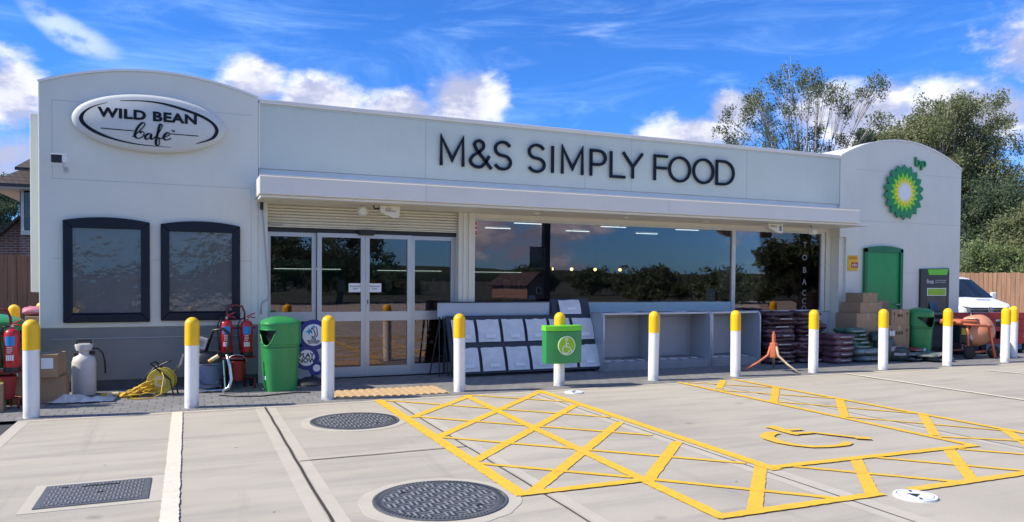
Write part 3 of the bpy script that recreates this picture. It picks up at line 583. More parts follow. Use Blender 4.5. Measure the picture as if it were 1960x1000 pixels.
# window stickers
vinyl=mat('vinyl_white',(.28,.30,.32),.6)
t=thing('window_lettering','faint white letters spelling TOBACCO down the right-hand window','lettering',(10.87,10.985,0))
for ch,z in zip('TOBACCO',(2.14,1.90,1.66,1.43,1.22,1.06,.92)): text('letter',ch,vinyl,.16,(10.87,10.994,z),t,(10.87,10.985,0),ext=.0008)
def sticker(label,x0,x1,z0,z1,m,y=10.994,txt=None,ts=.03,tm=None,cat='sticker',name='sticker'):
    t=thing(name,label,cat,((x0+x1)/2,y,z0)); o=(( x0+x1)/2,y,z0)
    MB().box(x0,x1,y,y+.004,z0,z1).build('sheet',m,t,o)
    if txt: text('printed_text',txt,tm or NAVY,ts,((x0+x1)/2,y-.002,(z0+z1)/2),t,o,ext=.0004)
    return t,o
t,o=sticker('small red and white warning sticker at the top left corner of the big window',4.065,4.145,2.12,2.35,PWH)
q=MB(); q.box(4.068,4.142,10.991,10.9935,2.13,2.20).box(4.068,4.142,10.991,10.9935,2.22,2.27).box(4.068,4.142,10.991,10.9935,2.29,2.34); q.build('red_band',mat('sticker_red',(.62,.12,.07),.5),t,o)
sticker('small green notice low in the right window beside the mullion',9.68,9.98,1.03,1.17,mat('notice_green',(.05,.22,.16),.5),11.03)
sticker('small pale notice low in the right window',10.05,10.32,1.08,1.17,PWH,11.03)
sticker('little white card standing on the window ledge left of the mullion',8.72,8.92,1.08,1.30,PWH,11.2,None,.05,None,'card','card')
# yellow notice
t,o=sticker('yellow warning notice with a red symbol on the right-hand wall','x' and 11.60 or 0,11.90,1.655,1.955,mat('notice_yellow',(.78,.48,.01),.5),10.694) if 0 else sticker('yellow warning notice with a red symbol on the white wall left of the green door',11.66,11.92,1.66,1.955,mat('notice_yellow',(.78,.48,.01),.5),10.692)
MB().box(11.75,11.925,10.688,10.691,1.72,1.82).build('red_panel',mat('notice_red',(.45,.02,.015),.5),t,o); bars('printed_text',mat('notice_red',()),11.68,11.90,(1.915,1.885),.014,10.6905,t,o); q=MB(); q.box(11.77,11.785,10.6865,10.6878,1.745,1.79); q.stroke(ell(11.835,1.77,.022,.022,12),.012,10.6865,10.6878,True); q.box(11.885,11.90,10.6865,10.6878,1.745,1.79); q.build('symbol',PWH,t,o)
# poster frames
def poster(label,x0,x1,z0,z1):
    o=((x0+x1)/2,10.7,z0); t=thing('poster_frame',label,'poster frame',o,0,'empty black poster frames')
    n=10; top=[(x0+(x1-x0)*i/n,z1-.05+.05*(1-(2*i/n-1)**2)) for i in range(n+1)]
    w=.102; q=MB(); ztop=z1-.05-w*.9
    outer=[(x0,z0)]+[(x0,z1-.05)]+top[1:-1]+[(x1,z1-.05),(x1,z0)]
    # frame pieces: bottom, sides, arched top
    q.prism([(x0,z0),(x0+w,z0+w),(x1-w,z0+w),(x1,z0)],10.64,10.70); q.prism([(x0,z0),(x0,z1-.05),(x0+w,ztop),(x0+w,z0+w)],10.64,10.70); q.prism([(x1,z0),(x1-w,z0+w),(x1-w,ztop),(x1,z1-.05)],10.64,10.70)
    q.prism([(x0,z1-.05)]+top[1:-1]+[(x1,z1-.05),(x1-w,ztop),(x0+w,ztop)],10.64,10.70)
    i=w-.03
    q.box(x0+i,x1-i,10.655,10.699,z0+w-.0,z0+w+.02)
    q.build('frame',BLACKF,t,o,bevel=.012)
    pm=mat('poster_panel',(.12,.122,.124),.05,var=.18,scale=2.2,bump=.9,bscale=1.7,spec=.9)
    MB().box(x0+w-.01,x1-w+.01,10.672,10.699,z0+w-.01,ztop+.01).build('panel',pm,t,o)
poster('empty black arched poster frame at the left end of the white wall',-1.42,-.455,.865,2.185)
poster('slightly narrower empty black arched poster frame above the two red extinguishers',-.33,.635,.875,2.175)
# oval sign
t=thing('cafe_sign','white oval cafe sign with navy swooshes on the left arched wall','sign',(-.43,10.7,3.39)); o=(-.43,10.7,3.39)
q=MB(); E=[ell(-.43,3.39,.885,.362),ell(-.43,3.39,.885,.362),ell(-.43,3.39,.875,.352),ell(-.43,3.39,.825,.312)]; ys=(10.70,10.625,10.606,10.578)
n=64; vs=[(x,y,z) for e,y in zip(E,ys) for x,z in e]; q.add(vs,[(k*n+i,k*n+(i+1)%n,(k+1)*n+(i+1)%n,(k+1)*n+i) for k in range(3) for i in range(n)]+[tuple(3*n+i for i in range(n))])
q.build('board',mat('oval_white',(.62,.63,.60),.5,var=.03,spec=.25),t,o,smooth=True,auto=50)
SW1=[[(-0.918,3.607),(-1.08,3.545),(-1.178,3.475),(-1.227,3.405),(-1.222,3.345),(-1.179,3.289),(-1.054,3.208),(-0.847,3.144),(-0.57,3.104),(-0.201,3.099)],[(-0.918,3.602),(-1.062,3.539),(-1.147,3.473),(-1.182,3.409),(-1.174,3.35),(-1.116,3.289),(-1.0,3.223),(-0.819,3.159),(-0.552,3.114),(-0.201,3.103)]]
SW2=[[(-0.781,3.643),(-0.531,3.667),(-0.295,3.661),(-0.055,3.614),(0.161,3.547),(0.3,3.467),(0.362,3.381),(0.35,3.304),(0.28,3.234),(0.096,3.166)],[(-0.781,3.636),(-0.531,3.653),(-0.305,3.639),(-0.074,3.588),(0.131,3.523),(0.265,3.453),(0.32,3.377),(0.31,3.312),(0.25,3.245),(0.096,3.175)]]
def dens_(pl,k=4):   # catmull-rom
    out=[];P=[Vector(p) for p in pl];n=len(P)
    for i in range(n-1):
        a=P[max(i-1,0)];b_=P[i];c=P[i+1];d=P[min(i+2,n-1)]
        for j in range(k):
            s=j/k; out.append(tuple(.5*((2*b_)+(c-a)*s+(2*a-5*b_+4*c-d)*s*s+(3*b_-a-3*c+d)*s**3)))
    out.append(tuple(P[-1])); return out
for sw in (SW1,SW2):
    A=dens_(sw[0]);B=dens_(sw[1]);m_=len(A);q=MB()
    q.add([(x,10.572,z) for x,z in A+B],[(i,i+1,m_+i+1,m_+i) for i in range(m_-1)]); q.build('swoosh',NAVY,t,o)
CAFE=[[(-0.646,3.199),(-0.615,3.224),(-0.56,3.286),(-0.515,3.342),(-0.502,3.374),(-0.515,3.388),(-0.542,3.378),(-0.579,3.331),(-0.605,3.277),(-0.618,3.224),(-0.603,3.192),(-0.568,3.187),(-0.533,3.21),(-0.512,3.243),(-0.518,3.269),(-0.542,3.274),(-0.561,3.255)],
[(-0.431,3.248),(-0.453,3.257),(-0.481,3.241),(-0.5,3.213),(-0.495,3.187),(-0.475,3.182),(-0.448,3.205),(-0.429,3.25),(-0.436,3.208),(-0.425,3.186),(-0.406,3.196)],
[(-0.406,3.196),(-0.373,3.234),(-0.334,3.295),(-0.306,3.355),(-0.306,3.38),(-0.323,3.385),(-0.339,3.357),(-0.355,3.277),(-0.373,3.192),(-0.378,3.134),(-0.363,3.114),(-0.344,3.123),(-0.335,3.153),(-0.342,3.193),(-0.349,3.21),(-0.325,3.201),(-0.292,3.218)],
[(-0.292,3.218),(-0.249,3.239),(-0.215,3.266),(-0.222,3.283),(-0.249,3.281),(-0.279,3.252),(-0.289,3.215),(-0.27,3.19),(-0.239,3.195),(-0.201,3.217)]]
q=MB()
for k,c in enumerate(CAFE):
    D=dens_(c,3); ws=[]
    for i in range(len(D)):
        a=D[max(i-1,0)];b_=D[min(i+1,len(D)-1)]; down=(a[1]-b_[1])/ (math.hypot(b_[0]-a[0],b_[1]-a[1])+1e-6)
        ws.append(.011+.019*max(0,down))
    q.stroke(D,ws,10.570-.0007*k,10.577)
q.stroke([(-.996,3.279),(-.63,3.275)],.010,10.572,10.577); q.stroke([(-.201,3.272),(.121,3.272)],.010,10.572,10.577)
q.build('script_lettering',NAVY,t,o)
text('lettering','WILD BEAN',NAVY,.160,(-.455,10.573,3.473),t,o,bold=.0068,sx=1.26,ext=.003,spacing=1.07)
text('trade_mark','TM',NAVY,.03,(-.178,10.573,3.31),t,o,bold=.001,ext=.002)
# shop name letters
t=thing('shop_name_sign','row of thin navy capital letters mounted along the white fascia','sign',(6.2,10.7,3.13)); o=(6.2,10.7,3.13)
def S_(n=14):
    a=arc(.5,.74,.40,.245,20,180,n)+arc(.5,.74,.40,.245,180,245,5)[1:]; b_=arc(.5,.255,.42,.245,65,0,5)+arc(.5,.255,.42,.245,0,-160,n)[1:]
    return a+b_
GL={'M':[[(.06,0),(.06,1),(.5,.22),(.94,1),(.94,0)]],'S':[S_()],'I':[[(.5,0),(.5,1)]],'P':[[(.08,0),(.08,.97),(.45,.97)]+arc(.5,.705,.42,.265,90,-90,14)+[(.08,.44)]],
 'L':[[(.07,1),(.07,.03),(1,.03)]],'Y':[[(.02,1),(.5,.45),(.5,0)],[(.98,1),(.5,.45)]],'F':[[(.08,0),(.08,.97),(1,.97)],[(.08,.50),(.95,.50)]],
 'O':['c',arc(.5,.5,.455,.475,0,348,29)],'D':['c',[(.06,0.03),(.06,.97),(.40,.97)]+arc(.40,.5,.54,.47,84,-84,18)+[(.40,.03)]],
 '&':[[(.98,-.02),(.30,.66),(.22,.80)]+arc(.42,.79,.21,.175,175,0,12)+[(.60,.70),(.45,.58),(.16,.42)]+arc(.40,.24,.36,.215,150,290,12)[1:]+[(.68,.16),(.88,.44)]]}
LX=[('M',3.43,3.82),('&',3.90,4.265),('S',4.29,4.6),('S',4.86,5.18),('I',5.23,5.37),('M',5.45,5.86),('P',5.97,6.29),('L',6.35,6.645),('Y',6.59,6.985),('F',7.2,7.485),('O',7.5,7.96),('O',8.0,8.455),('D',8.49,8.905)]
for ch,x0,x1 in LX:
    g_=GL[ch]; q=MB(); closed=False
    if g_[0]=='c': closed=True; g_=g_[1:]
    for k,pl in enumerate(g_):
        q.stroke([(x0+x*(x1-x0),3.135+z*.425) for x,z in pl],.045,10.672-.0008*k,10.700,closed)
    q.build('letter',NAVY,t,o)
# sunburst logo
def star(c,R1,R2,n,ph,y,m,name,t,o,cur=.0):
    q=MB(); pts=[]
    for i in range(n):
        a=2*math.pi*(i/n)+ph; st=math.pi/n
        pts.append((c[0]+R2*math.sin(a-st),c[1]+R2*math.cos(a-st)))
        for f in (.45,): 
            rr=R2+(R1-R2)*f*1.12; aa=a-st*(1-f)*(1+cur); pts.append((c[0]+rr*math.sin(aa),c[1]+rr*math.cos(aa)))
        pts.append((c[0]+R1*math.sin(a),c[1]+R1*math.cos(a)))
        rr=R2+(R1-R2)*.45*1.12; aa=a+st*.55*(1+cur); pts.append((c[0]+rr*math.sin(aa),c[1]+rr*math.cos(aa)))
    vs=[(c[0],y,c[1])]+[(x,y,z) for x,z in pts]; k=len(pts); vs+=[(x,y+.02,z) for x,z in pts]
    q.add(vs,[(0,1+i,1+(i+1)%k) for i in range(k)]+[(1+i,1+k+i,1+k+(i+1)%k,1+(i+1)%k) for i in range(k)])
    return q.build(name,m,t,o)
c=(13.095,3.235); t=thing('sunburst_sign','round green, yellow and white petal emblem on the right arched wall','sign',(c[0],10.7,2.7)); o=(c[0],10.7,2.7)
star(c,.555,.445,18,0.0,10.64,DGN,'outer_petals',t,o,.1); star(c,.40,.27,18,math.pi/18,10.634,LGN,'middle_petals',t,o); star(c,.305,.20,18,0,10.629,PYE,'inner_petals',t,o); star(c,.215,.135,18,math.pi/18,10.624,PWH,'white_centre',t,o)
MB().lathe([(0,0),(.43,0),(.43,.036),(0,.036)],(c[0],10.6975,c[1]),32,M=Matrix.Rotation(R(90),3,'X')).build('backing',DGN,t,o)
t=thing('bp_letters_sign','two small green lower-case letters on the right arched wall above the emblem','sign',(13.57,10.7,3.7)); t.name='letters_sign'; o=(13.57,10.7,3.7)
q=MB(); w=.036; q.stroke([(13.445,3.79),(13.445,3.965)],w,10.66,10.70); q.stroke([(13.447+.055+.055*math.cos(R(a)),3.842+.052*math.sin(R(a))) for a in range(0,360,24)],w*.9,10.661,10.70,True); q.build('letter_b',DGN,t,o)
q=MB(); q.stroke([(13.605,3.71),(13.605,3.885)],w,10.66,10.70); q.stroke([(13.607+.058+.055*math.cos(R(a)),3.838+.052*math.sin(R(a))) for a in range(0,360,24)],w*.9,10.661,10.70,True); q.build('letter_p',DGN,t,o)
# green door
q=MB(); n=10; x0,x1=12.06,13.10
outer=[(x0,.0)]+[(x0+(x1-x0)*i/n,2.10+.055*(1-(2*i/n-1)**2)) for i in range(n+1)]+[(x1,.0)]
q.prism(outer,10.675,10.70); dr=bp(q,'door',GRND)
q=MB(); q.box(x0,x0+.07,10.64,10.674,0,2.10).box(x1-.07,x1,10.64,10.674,0,2.10); q.prism([(x0,2.03)]+outer[1:-1]+[(x1,2.03)],10.64,10.674); q.build('frame',mat('door_frame_green',(.008,.15,.055),.35),dr,OF)
MB().tube([(13.0,10.63,1.0),(12.9,10.63,1.0)],.012).build('handle',CHROME,dr,OF)
# cash machine
t=thing('cash_machine','dark grey cash machine with a green top flash set in the right-hand wall','cash machine',(14.04,10.7,.6)); o=(14.04,10.7,.6)
MB().prism([(13.63,.60),(13.63,1.72),(14.47,1.74),(14.47,.60)],10.655,10.70).build('surround',mat('atm_grey',(.028,.032,.036),.35,var=.1),t,o,bevel=.006)
MB().prism([(13.86,1.60),(13.82,1.71),(14.44,1.725),(14.38,1.60)],10.650,10.654).build('green_flash',LIME,t,o)
text('lettering','free',PWH,.13,(13.90,10.652,1.46),t,o,ext=.001); bars('small_lettering',mat('pale_grey_text',(.3,.31,.3)),14.05,14.37,(1.475,1.435),.022,10.6535,t,o,3)
MB().box(13.81,14.37,10.648,10.654,1.17,1.33).build('lime_panel',PWH,t,o); MB().box(13.83,14.35,10.643,10.6475,1.185,1.315).build('lime_display',OLIVE,t,o)
sc=MB().box(13.80,14.37,10.652,10.6548,.72,1.145).build('recess',mat('atm_recess',(.07,.065,.06),.3,var=.3,scale=8),t,o)
MB().obox((13.98,10.64,.98),(.22,.02,.2),(R(-15),0,0)).build('screen',GLD,t,o); MB().obox((14.1,10.62,.80),(.46,.06,.03),(R(20),0,0)).build('keypad_shelf',ALU,t,o); MB().box(13.82,14.36,10.63,10.651,.64,.70).build('slot_plate',CABD,t,o)
# canopy fittings
def cctv(label,p,aim=-.6):
    t=thing('security_camera',label,'security camera',p); s=MB().box(-.03,.15,-.05,.05,.0,.10); 
    MB().box(-.16,.02,-.055,.055,0,.11).build('front_hood',BLK,t,bevel=.01); MB().box(-.17,.10,-.06,.06,.112,.125).box(.021,.10,-.045,.045,.01,.11).build('housing',PWH,t,bevel=.008)
    MB().tube([(.04,.02,0),(.04,.03,-.06),(.05,.28,-.08)],.018).lathe([(0,0),(.05,0),(.05,.02),(0,.02)],(.05,.27,-.08),14,M=Matrix.Rotation(R(90),3,'X')).build('bracket',ALU,t,smooth=False); t.scale=(.62,.62,.8); return t
cctv('black-fronted white security camera on the left wall under the oval sign',(-1.40,10.40,2.80))
def ventbox(label,x,z,y=10.35,flip=1,cat='sensor box',name='door_sensor_box'):
    t=thing(name,label,cat,(x,y,z)); MB().prism([(-.14*flip,.10),(.14*flip,.10),(.13*flip,-.07),(.05*flip,-.06),(-.12*flip,.01)],-.06,.06).build('housing',PWH,t,bevel=.008)
    MB().box(-.05,.05,-.06,.06,.10,.465-z+2).build('mount',ALU,t) if 0 else MB().box(-.03,.03,-.03,.03,.10,2.463-z).build('mount',ALU,t)
    text('printed_text','AGE UK\n\u2014\u2014\u2014',mat('grey_text',(.15,.15,.17)),.045,(0,-.0615,.03),t,ext=.0005); return t
t=thing('air_curtain_box','white angular box with small grey print hanging under the canopy above the doors','sensor box',(2.58,10.35,2.36))
MB().prism([(-.14,.10),(.15,.10),(.135,-.06),(.06,-.07),(-.13,.0)],-.06,.06).build('housing',CREAM,t,bevel=.006)
text('printed_text','AGE',mat('grey_text',(.12,.12,.14)),.042,(-.02,-.0625,.055),t,ext=.0005); bars('small_print',mat('grey_text',()),-.06,.09,(.028,.018),.006,-.0625,t); MB().box(-.1,.1,-.03,.03,.10,.104).build('mount',ALU,t); MB().tube([(-.14,0,.06),(-.2,0,.05),(-.22,0,.10)],.012).build('cable',BLK,t)
t=thing('round_speaker','small round grey speaker hanging under the canopy above the doors','speaker',(2.22,10.40,2.375))
MB().lathe([(0,-.04),(.062,-.04),(.075,-.02),(.075,.02),(.05,.05),(0,.05)],seg=22,M=Matrix.Rotation(R(90),3,'X')).build('housing',CREAM,t,smooth=True,auto=40); MB().lathe([(0,.041),(.05,.041),(.05,.046),(0,.046)],seg=20,M=Matrix.Rotation(R(90),3,'X')).build('grille',mat('grille_grey',(.25,.25,.25),.6),t); MB().box(-.02,.02,-.02,.02,.05,.089).build('mount',ALU,t)
t=thing('floodlight_box','white angular lamp housing hanging under the canopy above the right window','lamp',(9.50,10.35,2.375))
MB().prism([(-.18,.085),(.16,.085),(.15,-.08),(.05,-.075),(-.15,.0)],-.06,.06).build('housing',CREAM,t,bevel=.006)
MB().prism([(.045,.07),(.145,.07),(.135,-.065),(.055,-.06)],-.068,-.0615).build('bezel',PWH,t); MB().prism([(.065,.05),(.125,.05),(.118,-.045),(.072,-.042)],-.072,-.0685).build('lens',mat('lens_grey',(.2,.2,.2),.2),t); bars('small_print',mat('grey_text',()),-.12,.02,(.04,.022),.010,-.0625,t,(0,0,0),5)
t=thing('cylinder_speaker','white cylindrical speaker under the canopy near the right end of the window','speaker',(10.45,10.40,2.36))
MB().lathe([(0,-.10),(.055,-.10),(.065,-.06),(.065,.09),(.05,.10),(0,.10)],seg=20,M=Matrix.Rotation(R(90),3,'Y')@Matrix.Rotation(R(-25),3,'X')).build('housing',CREAM,t,smooth=True,auto=40); MB().lathe([(0,.101),(.04,.101),(.04,.106),(0,.106)],seg=16,M=Matrix.Rotation(R(90),3,'Y')@Matrix.Rotation(R(-25),3,'X')).build('lens',CABG,t); MB().box(-.02,.02,-.02,.02,.06,.104).build('mount',ALU,t)
t=thing('hanging_cable','loose pale cable hanging down the wall left of the glass doors','cable',(.93,10.66,0))
MB().tube([(-.02,0,2.45),(0,0,2.2),(.03,0,1.8),(.06,0,1.4),(.075,0,1.22),(.05,0,1.14),(.0,0,1.12),(-.03,0,1.06),(-.03,0,.95)],.010,6).build('cable',CABG,t,smooth=True); MB().box(-.04,0,-.02,.02,2.36,2.46).build('clip',BLK,t)
# ------------------------------------------------------------------ bollards
def bollard(label):
    t=thing('bollard',label,'bollard',(0,0,0),0,'white bollards with yellow tops')
    MB().lathe([(0,0),(.074,0),(.074,.70),(.0,.70)],seg=32).build('post',BWH,t,smooth=True,auto=40)
    MB().lathe([(.0,.69),(.0765,.695),(.0765,.925)]+[(.0765*math.cos(R(a)),.925+.078*math.sin(R(a))) for a in (12,25,38,51,64,77)]+[(0,1.003)],seg=32).build('cap',YEL,t,smooth=True,auto=50)
    return t
b0=bollard('nearest bollard at the far left in front of the extinguisher trolley and brown boxes'); b0.location=(-1.47,8.91,0)
BP=[((.03,8.97),'bollard beside the blue vacuum cleaner, second from the left'),((1.52,9.02),'bollard standing between the blue round sign and the tactile paving'),((3.19,9.06),'bollard at the left end of the newspaper rack, right of the tactile paving'),
((4.63,9.08),'bollard carrying the green disabled parking sign'),((6.15,9.08),'bollard in front of the grey display units, left one'),((7.60,9.04),'bollard in front of the right end of the grey display units beside the orange stand'),
((9.08,8.97),'bollard in front of the stacked purple bags'),((10.52,8.89),'bollard in front of the stacked cardboard boxes'),((12.06,8.89),'bollard just left of the orange concrete mixer'),((13.64,8.93),'front one of the pair of bollards at the far right'),((14.62,9.42),'rear one of the pair of bollards at the far right'),
((-2.45,13.5),'distant bollard seen above the green bin at the left edge'),((-2.25,14.6),'distant bollard mostly hidden by the pink bag at the left')]
for (x,y),l in BP:
    q=dup(b0,(x,y,0),rnd.uniform(0,6),l); q.rotation_euler=(R(rnd.uniform(-.5,.5)),R(rnd.uniform(-.5,.5)),rnd.uniform(0,6))
# green disabled sign on bollard
t=thing('disabled_parking_sign','green box sign with a wheelchair symbol wrapped round a bollard','sign',(4.60,8.98,.33)); o=(0,0,0)
n=12; prof=lambda w,d:[(-w/2,-.02)]+[(-w/2+w*i/n,-.02-d*(1-(2*i/n-1)**2)) for i in range(n+1)]+[(w/2,.12),(-w/2,.12)]
MB().prismz([(x,y-.08) for x,y in prof(.53,.05)],0,.43).build('panel',GRN,t,smooth=False,bevel=.01); MB().prismz([(x,y-.08) for x,y in prof(.55,.055)],.432,.505).build('top_band',LIME,t,bevel=.01)
yy=-.157
MB().prism(ell(.01,.24,.128,.128,40),yy,yy+.03).build('disc',OLIVE,t); MB().stroke(ell(.01,.24,.122,.122,40),.009,yy-.003,yy,True).build('ring',PWH,t)
q=MB(); q.stroke(ell(.005,.322,.017,.017,14),.008,yy-.004,yy,True); q.stroke([(.0,.295),(.0,.225),(.045,.225),(.082,.165),(.095,.17)],.010,yy-.005,yy); q.stroke([(.0,.265),(.04,.265)],.010,yy-.004,yy); q.stroke([(-.015,.245),(-.045,.22),(-.055,.185),(-.04,.15),(-.005,.135),(.03,.148),(.048,.175)],.010,yy-.0045,yy); q.build('wheelchair_symbol',PWH,t)
# ------------------------------------------------------------------ litter bins
def litter_bin(label,loc,rz,s=1,hood=.95,op=1):
    t=thing('litter_bin',label,'litter bin',loc,rz,'green plastic litter bins')
    nt,nz=120,76
    def rad(z): 
        if z<.62: return .235+.045*min(1,z/.62)
        if z<.88: return .292
        return .292
    def P(i,k,dr=0,zz=None):
        z=zz if zz is not None else k/nz*.88; a=2*math.pi*i/nt; r=rad(z)+dr; c,s_=math.cos(a),math.sin(a); e=.62
        return (r*math.copysign(abs(c)**e,c)*1.0,r*.80*math.copysign(abs(s_)**e,s_),z)
    def hole(i,k):
        a=(360*(i+.5)/nt)%360; z=(k+.5)/nz*.88; u=(a-op)/40.
        if abs(u)>1: return False
        return .605+.185*abs(u)**2.4<z<.815
    q=MB(); vs=[P(i,k) for k in range(nz+1) for i in range(nt)]
    fs=[(k*nt+i,k*nt+(i+1)%nt,(k+1)*nt+(i+1)%nt,(k+1)*nt+i) for k in range(nz) for i in range(nt) if not hole(i,k)]
    q.add(vs,fs); q.build('body',GRN,t,smooth=True,auto=30)
    q=MB(); rings=[]
    for r_k,z in ((1.02,.875),(1.03,.895),(.97,.915),(.80,.945),(.5,.972),(.2,.985)): rings.append([tuple((Vector(P(i,nz))*r_k).xy)+(z,) for i in range(nt)])
    vs=[p for rg in rings for p in rg]; fs=[(k*nt+i,k*nt+(i+1)%nt,(k+1)*nt+(i+1)%nt,(k+1)*nt+i) for k in range(len(rings)-1) for i in range(nt)]+[tuple((len(rings)-1)*nt+i for i in range(nt)),tuple(range(nt))[::-1]]
    q.add(vs,fs); q.build('hood',GRN,t,smooth=True,auto=50)
    MB().lathe([(0,.55),(.19,.55),(.23,.86),(0,.86)],seg=24,sy=.8).build('dark_inside',BLK,t)  # black core stands for the darkness seen through the opening
    q=MB(); pts=[]
    for j in range(25):
        u=-1+2*j/24; a=op+40*u; z=.605+.185*abs(u)**2.4; i=a/360*nt; pts.append(P(i,0,.004,z))
    q.tube(pts,.010,6); pts=[P((op+40*(-1+2*j/24))/360*nt,0,.004,.815) for j in range(25)]; q.tube(pts,.008,6); q.build('opening_rim',GRN,t,smooth=True)
    q=MB(); q.tube([P(i,0,.001,.585) for i in range(nt+1)],.006,5); q.build('seam',mat('seam_green',(.015,.13,.04),.4),t)
    MB().lathe([(0,0),(.237,0),(.237,.03),(0,.03)],seg=24,sy=.8).build('base',DGREY,t)
    a=op/360*nt; p=P(a-8,0,.003,.18); MB().obox(p,(.05,.004,.05),(0,0,R(op-20+90))).build('emblem',PWH,t)
    return t
bin0=litter_bin('green litter bin between the red extinguishers and the glass doors, opening to the left',(1.08,10.00,0),R(8),op=215); bin0.scale=(.83,.92,.965)
dup(bin0,(-2.02,10.15,0),R(110),'green litter bin half out of frame at the left behind the extinguisher trolley',scale=(1.15,1.15,1.02))
dup(bin0,(12.85,10.05,0),R(42),'green litter bin beside the cardboard boxes, below the cash machine',scale=(.98,.98,.98))
# ------------------------------------------------------------------ fire extinguishers and stands
def extinguisher(label):
    t=thing('fire_extinguisher',label,'fire extinguisher',(0,0,0),0,'red fire extinguishers')
    MB().lathe([(0,0.03),(.068,.03),(.078,.045),(.078,.40),(.070,.44),(.045,.462),(.025,.468),(.022,.49),(0,.49)],seg=26).build('cylinder',RED,t,smooth=True,auto=50)
    MB().lathe([(0,0),(.076,0),(.080,.01),(.080,.055),(0,.055)],seg=24).build('base_ring',BLK,t)
    q=MB(); q.tube([(-.01,0,.49),(.02,0,.53),(.10,-.02,.565)],.009,6); q.tube([(-.02,0,.50),(.05,-.01,.515),(.11,-.02,.50)],.008,6); q.build('handle',RED,t)
    MB().lathe([(0,.468),(.022,.468),(.022,.51),(0,.51)],seg=12).build('valve',CHROME,t)
    MB().tube([(-.02,-.01,.50),(-.07,-.02,.49),(-.105,-.03,.42),(-.105,-.03,.30),(-.09,-.04,.16),(-.085,-.03,.08)],.010,6).build('hose',BLK,t,smooth=True)
    def patch(a0,a1,z0,z1,r,m,name):
        n=8; A=[R(a0+(a1-a0)*i/n) for i in range(n+1)]
        return MB().add([(r*math.cos(a),r*math.sin(a),z) for z in (z0,z1) for a in A],[(i,i+1,n+2+i,n+1+i) for i in range(n)]).build(name,m,t,smooth=True)
    patch(-125,-55,.29,.39,.0795,BLUEL,'blue_label'); 
    for z in (.27,.25,.23,.21): patch(-112,-66-rnd.uniform(0,14),z,z+.007,.0792,PWH,'instruction_line')
    for a,b_ in ((-118,-106),(-103,-92),(-89,-79),(-76,-64)): patch(a,b_,.13,.19,.0792,PWH,'label_block')
    return t
e0=extinguisher('left red fire extinguisher hanging on the stand beside the green bin'); e0.location=(.45,10.40,.42)
dup(e0,(.70,10.42,.41),0,'right red fire extinguisher hanging on the stand beside the green bin')
def ext_stand(label,loc,rz=0):
    t=thing('extinguisher_stand',label,'stand',loc,rz,'red tubular extinguisher stands')
    q=MB(); 
    q.tube([(-.11,.03,.0),(-.11,.03,.98),(-.08,.03,1.06),(0,.03,1.08),(.08,.03,1.06),(.11,.03,.98),(.11,.03,0)],.014,8)
    for z in (.40,.78): q.tube([(-.25,.02,z),(.25,.02,z)],.012,8)
    q.tube([(-.22,-.2,.10),(-.22,.06,.10),(.22,.06,.10),(.22,-.2,.10)],.012,8); q.tube([(.22,-.2,0),(.22,-.2,.12)],.012); q.tube([(-.22,-.2,0),(-.22,-.2,.12)],.012)
    q.box(-.22,.22,-.2,.05,.395,.403); q.build('frame',FRED,t,smooth=True)
    q=MB(); 
    for s in (-1,1): q.lathe([(0,-.02),(.055,-.02),(.055,.02),(0,.02)],(s*.2,.08,.055),16,M=Matrix.Rotation(R(90),3,'Y'))
    q.build('wheel',RUB,t)
    return t
ext_stand('red tubular stand holding two extinguishers beside the green bin',(.57,10.45,0))
def bucket(label,loc,m=BUCKR,s=1):
    t=thing('bucket',label,'bucket',loc,0); MB().lathe([(0,0),(.085*s,0),(.115*s,.24*s),(.122*s,.245*s),(.118*s,.25*s),(.105*s,.235*s),(.078*s,.02),(0,.02)],seg=24).build('pail',m,t,smooth=True,auto=40)
    MB().tube([(.12*s*math.cos(R(a)),-.03,.24*s+.09*s*math.sin(R(a))) for a in range(0,181,15)],.006,6).build('handle',ALU,t); return t
bucket('red fire bucket on the lower shelf of the stand beside the green bin',(.575,10.34,.11))
ext_stand('red tubular stand holding dusty extinguishers at the left edge of the picture',(-1.91,9.72,0))
e2=dup(e0,(-2.03,9.60,.41),R(10),'dusty red extinguisher at the very left edge of the picture'); e3=dup(e0,(-1.76,9.60,.40),R(-6),'dusty red extinguisher just left of the nearest bollard')
bucket('small red bucket under the extinguishers at the left edge',(-1.83,9.62,.11))
# ------------------------------------------------------------------ boxes
BXG='brown cardboard boxes'
def carton(label,x0,x1,y0,y1,z0,z1,rz=0,lab=None,arrows=False,group=BXG):
    cx,cy=(x0+x1)/2,(y0+y1)/2; w,d,h=x1-x0,y1-y0,z1-z0
    t=thing('cardboard_box',label,'cardboard box',(cx,cy,z0+.001),rz,group)
    q=MB().box(-w/2,w/2,-d/2,d/2,0,h); o_=q.build('carton',CARD,t,bevel=.004)
    MB().box(-w/2,w/2,-.025,.025,h+.0005,h+.0015).box(-.025+0,.025,-d/2-.0015,-d/2-.0005,h*.75,h).build('tape',TAPE,t)
    if lab: MB().box(*lab[:2],-d/2-.002,-d/2-.0005,*lab[2:]).build('label',PWH,t)
    if arrows:
        q=MB()
        for ax in (-w*.36,w*.36): q.stroke([(ax,h*.15),(ax,h*.8)],.008,-d/2-.002,-d/2); q.stroke([(ax-.025,h*.68),(ax,h*.82),(ax+.025,h*.68)],.008,-d/2-.003,-d/2)
        bars('printed_text',mat('box_ink',(.05,.03,.02),.8),-w*.18,w*.18,(h*.62,h*.54),.022,-d/2-.0015,t,(0,0,0),7); q.build('arrow_print',mat('box_ink',()),t)
    return t
carton('lower brown box of the pair behind the nearest bollard',-1.84,-1.30,9.85,10.3,0,.30,R(3))
